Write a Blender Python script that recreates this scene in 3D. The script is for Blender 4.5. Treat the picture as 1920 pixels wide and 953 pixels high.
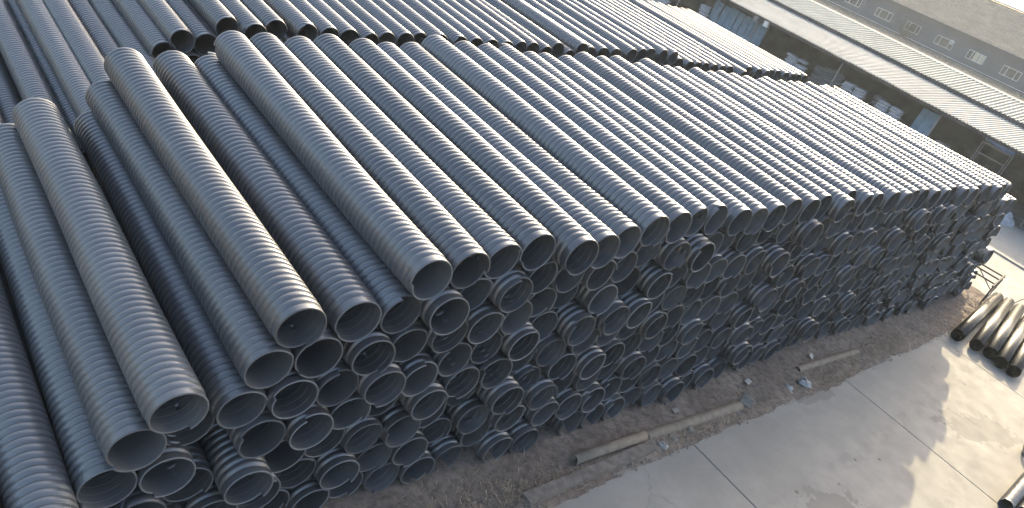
import bpy, math, random
import numpy as np
from mathutils import Vector, Matrix

for _o in list(bpy.data.objects):
    bpy.data.objects.remove(_o)
scene = bpy.context.scene
COL = scene.collection

# ------------------------------------------------------------------ camera
# a level world (X along the stack face, Y along the pipes, Z up) seen from 8.65 m by a rolled, down-tilted camera
RIGHT = Vector((0.744156, -0.578608, 0.333834))
DOWN = Vector((-0.086741, -0.579213, -0.810548))
FWD = Vector((0.662350, 0.574217, -0.481213))
cam_data = bpy.data.cameras.new('camera')
cam = bpy.data.objects.new('camera', cam_data)
COL.objects.link(cam)
m = Matrix((RIGHT, -DOWN, -FWD)).transposed().to_4x4()
m.translation = Vector((0.0, 0.0, 8.65))
cam.matrix_world = m
cam_data.sensor_width = 36.0
cam_data.lens = 1424.1 / 1920.0 * 36.0
cam_data.clip_start = 0.1
cam_data.clip_end = 2000.0
scene.camera = cam

# ------------------------------------------------------------------ sky, sun, exposure
SUN_DIR = Vector((2.1, 0.9, 1.0)).normalized()          # towards the sun
SUN_EL = math.asin(SUN_DIR.z)
SUN_ROT = math.atan2(SUN_DIR.x, SUN_DIR.y)
world = bpy.data.worlds.new('World')
scene.world = world
world.use_nodes = True
wn, wl = world.node_tree.nodes, world.node_tree.links
wn.clear()
sky = wn.new('ShaderNodeTexSky')
sky.sky_type = 'NISHITA'
sky.sun_disc = False
sky.sun_elevation = SUN_EL
sky.sun_rotation = SUN_ROT
sky.air_density = 1.0
sky.dust_density = 4.5
sky.ozone_density = 1.0
bg = wn.new('ShaderNodeBackground')
bg.inputs['Strength'].default_value = 0.15
out = wn.new('ShaderNodeOutputWorld')
wl.new(sky.outputs[0], bg.inputs[0])
wl.new(bg.outputs[0], out.inputs[0])

sun_data = bpy.data.lights.new('sun', 'SUN')
sun_data.energy = 2.45
sun_data.angle = math.radians(0.55)
sun_data.color = (1.0, 0.86, 0.56)
sun = bpy.data.objects.new('sun', sun_data)
COL.objects.link(sun)
sun.rotation_euler = SUN_DIR.to_track_quat('Z', 'Y').to_euler()
sun.location = (60, 30, 40)

scene.view_settings.view_transform = 'Standard'
scene.view_settings.look = 'None'
scene.view_settings.exposure = 1.6
scene.view_settings.gamma = 1.0
scene.view_settings.use_curve_mapping = False
scene.cycles.max_bounces = 5
scene.cycles.diffuse_bounces = 2
scene.cycles.glossy_bounces = 2
scene.cycles.volume_bounces = 0
scene.cycles.use_denoising = True

# ------------------------------------------------------------------ helpers
rnd = random.Random(7)


def tag(o, label=None, cat=None, group=None, kind=None):
    if label: o['label'] = label
    if cat: o['category'] = cat
    if group: o['group'] = group
    if kind: o['kind'] = kind
    return o


def link(name, data, parent=None):
    o = bpy.data.objects.new(name, data)
    COL.objects.link(o)
    if parent is not None:
        o.parent = parent
    return o


def empty(name, loc=(0, 0, 0), rz=0.0):
    o = link(name, None)
    o.empty_display_size = 0.2
    o.location = loc
    o.rotation_euler = (0, 0, rz)
    return o


class MB:
    """collects vertices and faces of one mesh"""
    def __init__(self):
        self.v, self.f = [], []

    def add(self, vs, fs):
        b = len(self.v)
        self.v.extend([tuple(p) for p in vs])
        self.f.extend([tuple(i + b for i in q) for q in fs])
        return self

    def box(self, x0, x1, y0, y1, z0, z1):
        return self.add([(x0, y0, z0), (x1, y0, z0), (x1, y1, z0), (x0, y1, z0), (x0, y0, z1), (x1, y0, z1), (x1, y1, z1), (x0, y1, z1)],
                        [(3, 2, 1, 0), (4, 5, 6, 7), (0, 1, 5, 4), (1, 2, 6, 5), (2, 3, 7, 6), (3, 0, 4, 7)])

    def bar(self, a, b, w, h, up=(0, 0, 1)):
        a, b = Vector(a), Vector(b)
        d = (b - a).normalized()
        s = d.cross(Vector(up))
        if s.length < 1e-4:
            s = d.cross(Vector((1, 0, 0)))
        s.normalize()
        u = s.cross(d)
        vs = []
        for p in (a, b):
            for i, j in ((-1, -1), (1, -1), (1, 1), (-1, 1)):
                vs.append(p + s * (w / 2 * i) + u * (h / 2 * j))
        return self.add(vs, [(3, 2, 1, 0), (4, 5, 6, 7), (0, 1, 5, 4), (1, 2, 6, 5), (2, 3, 7, 6), (3, 0, 4, 7)])

    def tube(self, pts, r, n=10, caps=True):
        """solid rod through points"""
        rings = []
        prev = None
        P = [Vector(p) for p in pts]
        for k, p in enumerate(P):
            d = (P[min(k + 1, len(P) - 1)] - P[max(k - 1, 0)]).normalized()
            s = d.cross(Vector((0, 0, 1)))
            if s.length < 1e-3: s = d.cross(Vector((1, 0, 0)))
            s.normalize()
            u = s.cross(d)
            rr = r[k] if isinstance(r, (list, tuple)) else r
            rings.append([p + (s * math.cos(2 * math.pi * i / n) + u * math.sin(2 * math.pi * i / n)) * rr for i in range(n)])
        vs = [q for R_ in rings for q in R_]
        fs = []
        for k in range(len(P) - 1):
            for i in range(n):
                j = (i + 1) % n
                fs.append((k * n + i, k * n + j, (k + 1) * n + j, (k + 1) * n + i))
        if caps:
            fs.append(tuple(range(n))[::-1])
            fs.append(tuple((len(P) - 1) * n + i for i in range(n)))
        return self.add(vs, fs)

    def mesh(self, name, mat=None, smooth=False):
        me = bpy.data.meshes.new(name)
        me.from_pydata(self.v, [], self.f)
        me.update()
        if mat: me.materials.append(mat)
        if smooth: me.polygons.foreach_set('use_smooth', [True] * len(me.polygons))
        return me

    def build(self, name, mat=None, parent=None, smooth=False):
        return link(name, self.mesh(name, mat, smooth), parent)


def np_mesh(name, V, F, mat, smooth=True):
    me = bpy.data.meshes.new(name)
    V = np.asarray(V, np.float32); F = np.asarray(F, np.int32)
    me.vertices.add(len(V)); me.vertices.foreach_set('co', V.ravel())
    me.loops.add(F.size); me.loops.foreach_set('vertex_index', F.ravel())
    me.polygons.add(len(F))
    me.polygons.foreach_set('loop_start', np.arange(0, F.size, F.shape[1], dtype=np.int32))
    me.polygons.foreach_set('loop_total', np.full(len(F), F.shape[1], np.int32))
    me.update(calc_edges=True)
    me.validate()
    me.materials.append(mat)
    if smooth: me.polygons.foreach_set('use_smooth', np.ones(len(F), bool))
    return me


# ------------------------------------------------------------------ materials
class NT:
    def __init__(self, name):
        self.mat = bpy.data.materials.new(name)
        self.mat.use_nodes = True
        self.n, self.l = self.mat.node_tree.nodes, self.mat.node_tree.links
        self.b = self.n['Principled BSDF']

    def new(self, t, **kw):
        nd = self.n.new(t)
        for k, v in kw.items(): setattr(nd, k, v)
        return nd

    def put(self, sock, v):
        if hasattr(v, 'links'): self.l.new(v, sock)
        else: sock.default_value = v

    def pos(self, scale=(1, 1, 1), obj=False):
        mp = self.new('ShaderNodeMapping')
        mp.inputs['Scale'].default_value = scale
        if obj:
            self.l.new(self.new('ShaderNodeTexCoord').outputs['Object'], mp.inputs[0])
        else:
            self.l.new(self.new('ShaderNodeNewGeometry').outputs['Position'], mp.inputs[0])
        return mp.outputs[0]

    def noise(self, vec, scale, detail=5.0, rough=0.6):
        t = self.new('ShaderNodeTexNoise')
        self.l.new(vec, t.inputs['Vector'])
        t.inputs['Scale'].default_value = scale
        t.inputs['Detail'].default_value = detail
        t.inputs['Roughness'].default_value = rough
        return t.outputs['Fac']

    def ramp(self, v, lo, hi, a=0.0, b=1.0):
        r = self.new('ShaderNodeMapRange')
        r.interpolation_type = 'SMOOTHSTEP'
        self.put(r.inputs[0], v)
        for i, x in enumerate((lo, hi, a, b)): r.inputs[i + 1].default_value = x
        return r.outputs[0]

    def math(self, op, a, b=0.0):
        r = self.new('ShaderNodeMath', operation=op)
        self.put(r.inputs[0], a); self.put(r.inputs[1], b)
        return r.outputs[0]

    def mix(self, fac, a, b):
        r = self.new('ShaderNodeMix', data_type='RGBA')
        self.put(r.inputs[0], fac)
        for s, v in ((r.inputs[6], a), (r.inputs[7], b)):
            if hasattr(v, 'links'): self.l.new(v, s)
            else: s.default_value = (*v, 1.0)
        return r.outputs[2]

    def bump(self, h, strength=0.4, dist=0.02):
        b = self.new('ShaderNodeBump')
        b.inputs['Strength'].default_value = strength
        b.inputs['Distance'].default_value = dist
        self.l.new(h, b.inputs['Height'])
        self.l.new(b.outputs[0], self.b.inputs['Normal'])

    def done(self, color=None, rough=None, spec=None, metal=None):
        if color is not None:
            if hasattr(color, 'links'): self.l.new(color, self.b.inputs['Base Color'])
            else: self.b.inputs['Base Color'].default_value = (*color, 1.0)
        if rough is not None: self.put(self.b.inputs['Roughness'], rough)
        if spec is not None: self.b.inputs['Specular IOR Level'].default_value = spec
        if metal is not None: self.b.inputs['Metallic'].default_value = metal
        return self.mat


def plain(name, c, rough=0.7, var=0.25, scale=6.0, spec=0.4, metal=0.0, bump=0.0):
    t = NT(name)
    p = t.pos()
    n = t.noise(p, scale)
    col = t.mix(t.ramp(n, 0.3, 0.7), tuple(x * (1 - var) for x in c), tuple(min(1, x * (1 + var)) for x in c))
    if bump: t.bump(t.noise(p, scale * 6), bump, 0.01)
    return t.done(col, rough, spec, metal)


def pipe_material(name, base, liner=False):
    """black polyethylene; object colour alpha carries how dusty that one pipe is"""
    t = NT(name)
    p = t.pos()
    oi = t.new('ShaderNodeObjectInfo')
    dust_amt = oi.outputs['Alpha']
    rndv = oi.outputs['Random']
    n1 = t.noise(p, 1.3, 6.0)
    n2 = t.noise(p, 28.0, 4.0, 0.7)
    n3 = t.noise(p, 120.0, 2.0)
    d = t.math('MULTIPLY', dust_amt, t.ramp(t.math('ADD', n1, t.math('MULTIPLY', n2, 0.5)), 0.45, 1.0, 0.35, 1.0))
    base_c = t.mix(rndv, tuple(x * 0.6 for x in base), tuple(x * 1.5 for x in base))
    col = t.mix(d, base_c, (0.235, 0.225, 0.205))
    run = t.noise(t.pos((3.0, 0.35, 3.0)), 1.1, 6.0, 0.7)
    col = t.mix(t.ramp(run, 0.55, 0.75, 0.0, 0.4), col, (0.19, 0.17, 0.145))
    # scuffs: short pale scratches
    sc = t.noise(t.pos((5.0, 1.2, 5.0)), 22.0, 3.0, 0.75)
    col = t.mix(t.ramp(sc, 0.66, 0.74, 0.0, 0.45), col, (0.2, 0.195, 0.185))
    rough = t.math('ADD', t.ramp(n2, 0.3, 0.75, 0.42, 0.55), t.math('MULTIPLY', d, 0.3))
    t.bump(t.math('ADD', n2, t.math('MULTIPLY', n3, 0.5)), 0.10, 0.01)
    t.b.inputs['Coat Weight'].default_value = 0.0 if liner else 0.75       # waxy bloom: a broad sheen in the low sun
    t.b.inputs['Coat Roughness'].default_value = 0.30
    t.b.inputs['Coat IOR'].default_value = 1.8
    return t.done(col, rough, 0.5 if liner else 0.8)


M = {}
M['pipe'] = pipe_material('black_polyethylene', (0.056, 0.057, 0.061))
M['liner'] = pipe_material('bore_polyethylene', (0.082, 0.083, 0.086), True)
M['rim'] = pipe_material('cut_edge_polyethylene', (0.11, 0.112, 0.116), True)


def concrete(name, base, stains=True):
    t = NT(name)
    p = t.pos()
    n0 = t.noise(p, 0.35, 6.0)
    n1 = t.noise(p, 2.2, 8.0, 0.65)
    n2 = t.noise(p, 45.0, 4.0, 0.7)
    col = t.mix(t.ramp(n0, 0.3, 0.7), tuple(x * 0.86 for x in base), tuple(x * 1.08 for x in base))
    col = t.mix(t.ramp(n1, 0.35, 0.7, 0.0, 0.45), col, tuple(x * 0.80 for x in base))
    col = t.mix(t.ramp(n2, 0.35, 0.7, 0.0, 0.25), col, tuple(x * 0.70 for x in base))
    # small dark pits and oil drops
    v = t.new('ShaderNodeTexVoronoi'); v.inputs['Scale'].default_value = 1.1
    t.l.new(p, v.inputs['Vector'])
    col = t.mix(t.ramp(v.outputs['Distance'], 0.035, 0.06, 0.75, 0.0), col, tuple(x * 0.3 for x in base))
    # drag marks
    drag = t.noise(t.pos((0.5, 6.0, 1.0)), 1.5, 5.0)
    col = t.mix(t.ramp(drag, 0.62, 0.72, 0.0, 0.22), col, tuple(min(1, x * 1.25) for x in base))
    # hairline cracks, broken off in places
    vw = t.new('ShaderNodeTexVoronoi', feature='DISTANCE_TO_EDGE'); vw.inputs['Scale'].default_value = 0.23
    off = t.new('ShaderNodeVectorMath', operation='ADD')
    wn_ = t.new('ShaderNodeTexNoise'); wn_.inputs['Scale'].default_value = 1.3; wn_.inputs['Detail'].default_value = 6.0
    t.l.new(p, wn_.inputs['Vector']); t.l.new(p, off.inputs[0]); t.l.new(wn_.outputs['Color'], off.inputs[1])
    t.l.new(off.outputs[0], vw.inputs['Vector'])
    crack = t.math('MULTIPLY', t.ramp(vw.outputs['Distance'], 0.001, 0.003, 0.5, 0.0), t.ramp(n0, 0.5, 0.58))
    col = t.mix(crack, col, tuple(x * 0.3 for x in base))
    # faint dusty tyre tracks along the yard
    sy = t.new('ShaderNodeSeparateXYZ'); t.l.new(p, sy.inputs[0])
    for yc in (2.75, 1.05):
        d_ = t.math('ABSOLUTE', t.math('SUBTRACT', t.math('ADD', sy.outputs[1], t.math('MULTIPLY', t.math('SINE', t.math('MULTIPLY', sy.outputs[0], 0.16)), 0.35)), yc))
        col = t.mix(t.math('MULTIPLY', t.ramp(d_, 0.10, 0.24, 0.3, 0.0), t.ramp(n1, 0.35, 0.65)), col, tuple(x * 0.66 for x in base))
    h = t.math('ADD', t.math('MULTIPLY', n1, 0.5), n2)
    if stains:
        # worn patches where the cement skin has come off (x, y, half-length, half-width, turn)
        sx = t.new('ShaderNodeSeparateXYZ'); t.l.new(p, sx.inputs[0])
        wob = t.noise(p, 1.6, 7.0, 0.62)
        tot = None
        for (cx, cy, a, b, ang) in ((20.55, 1.62, 1.25, 0.52, -0.5), (16.3, 4.05, 0.62, 0.16, -0.15), (13.4, 1.95, 0.8, 0.42, -0.3), (9.6, 2.6, 0.7, 0.3, 0.4), (27.5, 6.2, 0.9, 0.35, 0.2)):
            dx = t.math('SUBTRACT', sx.outputs[0], cx); dy = t.math('SUBTRACT', sx.outputs[1], cy)
            c, s = math.cos(ang), math.sin(ang)
            u = t.math('ADD', t.math('MULTIPLY', dx, c / a), t.math('MULTIPLY', dy, s / a))
            w = t.math('ADD', t.math('MULTIPLY', dx, -s / b), t.math('MULTIPLY', dy, c / b))
            r = t.math('SQRT', t.math('ADD', t.math('MULTIPLY', u, u), t.math('MULTIPLY', w, w)))
            r = t.math('ADD', r, t.math('MULTIPLY', t.math('SUBTRACT', wob, 0.5), 3.2))
            mk = t.ramp(r, 0.92, 1.0, 1.0, 0.0)
            tot = mk if tot is None else t.math('MAXIMUM', tot, mk)
        grit = t.noise(p, 70.0, 3.0, 0.8)
        worn = t.mix(t.ramp(grit, 0.35, 0.65), tuple(x * 0.55 for x in base), tuple(x * 0.88 for x in base))
        col = t.mix(tot, col, worn)
        h = t.math('SUBTRACT', h, t.math('MULTIPLY', tot, 0.8))
    t.bump(h, 0.18, 0.01)
    return t.done(col, t.ramp(n1, 0.3, 0.7, 0.72, 0.9), 0.35)


M['concrete'] = concrete('yard_concrete', (0.335, 0.308, 0.265))
M['joint'] = plain('joint_filler', (0.07, 0.055, 0.05), 0.95, 0.3)


def dirt(name, dark, light, scale=1.0):
    t = NT(name)
    p = t.pos()
    n0 = t.noise(p, 0.8 * scale, 6.0)
    n1 = t.noise(p, 7.0 * scale, 8.0, 0.7)
    n2 = t.noise(p, 60.0 * scale, 5.0, 0.75)
    col = t.mix(t.ramp(n0, 0.3, 0.7), dark, light)
    col = t.mix(t.ramp(n1, 0.4, 0.65, 0.0, 0.7), col, tuple(x * 0.5 for x in dark))
    col = t.mix(t.ramp(n2, 0.55, 0.72, 0.0, 0.55), col, tuple(min(1, x * 1.9) for x in light))
    t.bump(t.math('ADD', n1, t.math('MULTIPLY', n2, 0.6)), 0.9, 0.03)
    return t.done(col, 0.95, 0.2)


M['dirt'] = dirt('dirt', (0.215, 0.168, 0.135), (0.325, 0.262, 0.21))
M['ground'] = dirt('far_ground', (0.16, 0.135, 0.105), (0.26, 0.225, 0.17), 0.3)
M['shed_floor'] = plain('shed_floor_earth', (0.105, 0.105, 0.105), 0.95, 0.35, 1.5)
M['stone'] = plain('pebble', (0.25, 0.225, 0.19), 0.9, 0.35, 3.0)
M['straw'] = plain('dry_grass', (0.34, 0.265, 0.18), 0.9, 0.35, 9.0)


def roof_material(name, c, pitch, stripe, width):
    """painted sheet with a darker stripe running along the foot of each rib"""
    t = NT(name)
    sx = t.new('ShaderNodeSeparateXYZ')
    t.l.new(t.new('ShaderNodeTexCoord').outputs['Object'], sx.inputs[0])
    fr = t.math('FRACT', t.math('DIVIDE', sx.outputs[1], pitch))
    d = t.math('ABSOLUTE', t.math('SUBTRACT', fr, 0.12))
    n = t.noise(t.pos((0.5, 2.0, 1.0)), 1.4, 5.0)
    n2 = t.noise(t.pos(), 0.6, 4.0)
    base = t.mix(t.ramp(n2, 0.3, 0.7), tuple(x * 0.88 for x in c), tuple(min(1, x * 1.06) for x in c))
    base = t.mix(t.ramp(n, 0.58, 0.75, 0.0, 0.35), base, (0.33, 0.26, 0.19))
    col = t.mix(t.math('MULTIPLY', t.ramp(d, width * 0.7, width, 1.0, 0.0), t.ramp(n, 0.25, 0.6, 0.6, 1.0)), base, stripe)  # darker stripe in the sheet colour, once per rib
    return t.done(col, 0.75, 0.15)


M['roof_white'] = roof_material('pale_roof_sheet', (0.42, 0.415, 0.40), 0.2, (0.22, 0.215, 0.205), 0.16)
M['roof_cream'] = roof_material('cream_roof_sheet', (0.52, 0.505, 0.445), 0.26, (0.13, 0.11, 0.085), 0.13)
M['cap'] = plain('ridge_cap_sheet', (0.60, 0.57, 0.48), 0.7, 0.07, 1.3, 0.15)
M['dark_fascia'] = plain('dark_fascia', (0.07, 0.065, 0.065), 0.8, 0.2)
M['steel'] = plain('grey_steel', (0.22, 0.215, 0.21), 0.55, 0.2, 8.0)
M['rust'] = plain('rusty_steel', (0.05, 0.042, 0.037), 0.8, 0.4, 14.0)
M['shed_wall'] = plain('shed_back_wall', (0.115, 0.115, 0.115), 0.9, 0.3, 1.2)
M['sack'] = plain('woven_sack', (0.42, 0.43, 0.47), 0.7, 0.12, 7.0, bump=0.3)
M['sack_grey'] = plain('woven_sack_grey', (0.20, 0.208, 0.22), 0.75, 0.15, 7.0, bump=0.3)
M['blue'] = plain('blue_sheet', (0.145, 0.24, 0.325), 0.5, 0.18, 3.0)
M['tarp'] = plain('blue_tarp', (0.19, 0.30, 0.55), 0.5, 0.15, 5.0)
M['grey_tarp'] = plain('grey_tarp', (0.34, 0.36, 0.40), 0.5, 0.2, 4.0, bump=0.3)
M['wall'] = plain('grey_render', (0.085, 0.092, 0.115), 0.9, 0.09, 0.5, bump=0.1)
M['glass'] = plain('window_glass', (0.05, 0.055, 0.055), 0.12, 0.3, 0.8, 0.6)
M['white'] = plain('white_paint', (0.74, 0.73, 0.70), 0.5, 0.06)
M['board'] = plain('pale_board', (0.55, 0.48, 0.36), 0.8, 0.12)
M['timber'] = plain('weathered_timber', (0.20, 0.17, 0.14), 0.9, 0.25, 7.0, bump=0.4)
M['clay'] = plain('dusty_brown_pipe', (0.24, 0.195, 0.145), 0.8, 0.18, 7.0, bump=0.2)
M['smooth'] = None
M['leaf'] = plain('dark_leaf', (0.055, 0.075, 0.04), 0.7, 0.3)
M['bark'] = plain('bark', (0.13, 0.10, 0.08), 0.9, 0.3)
M['grey_metal'] = plain('grey_metal_roof', (0.42, 0.43, 0.44), 0.45, 0.06, 0.5)
M['paper'] = plain('litter', (0.36, 0.35, 0.32), 0.7, 0.12)
M['film'] = plain('crumpled_film', (0.26, 0.265, 0.26), 0.35, 0.2, 12.0)


def smooth_pipe_material():
    t = NT('smooth_black_pipe')
    p = t.pos()
    n = t.noise(p, 25.0, 5.0, 0.7)
    g = t.noise(t.pos((1.0, 1.0, 1.0)), 110.0, 3.0, 0.8)
    col = t.mix(t.ramp(g, 0.45, 0.7, 0.0, 0.6), (0.010, 0.010, 0.010), (0.045, 0.041, 0.036))
    t.bump(n, 0.08, 0.01)
    return t.done(col, t.ramp(n, 0.3, 0.7, 0.24, 0.36), 0.12)


M['smooth'] = smooth_pipe_material()


def tile_material():
    t = NT('roof_tile')
    p = t.pos()
    n0 = t.noise(p, 0.5, 5.0)
    n1 = t.noise(t.pos((1.0, 3.0, 1.0)), 2.2, 4.0, 0.7)
    col = t.mix(t.ramp(n0, 0.3, 0.7), (0.40, 0.31, 0.235), (0.50, 0.41, 0.32))
    col = t.mix(t.ramp(n1, 0.4, 0.65, 0.0, 0.6), col, (0.25, 0.20, 0.165))
    w = t.new('ShaderNodeTexWave', wave_type='BANDS', bands_direction='Y')
    w.inputs['Scale'].default_value = 1.05
    t.l.new(p, w.inputs['Vector'])
    t.bump(w.outputs['Fac'], 0.8, 0.08)
    return t.done(col, 0.9, 0.2)


M['tile'] = tile_material()
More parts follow.
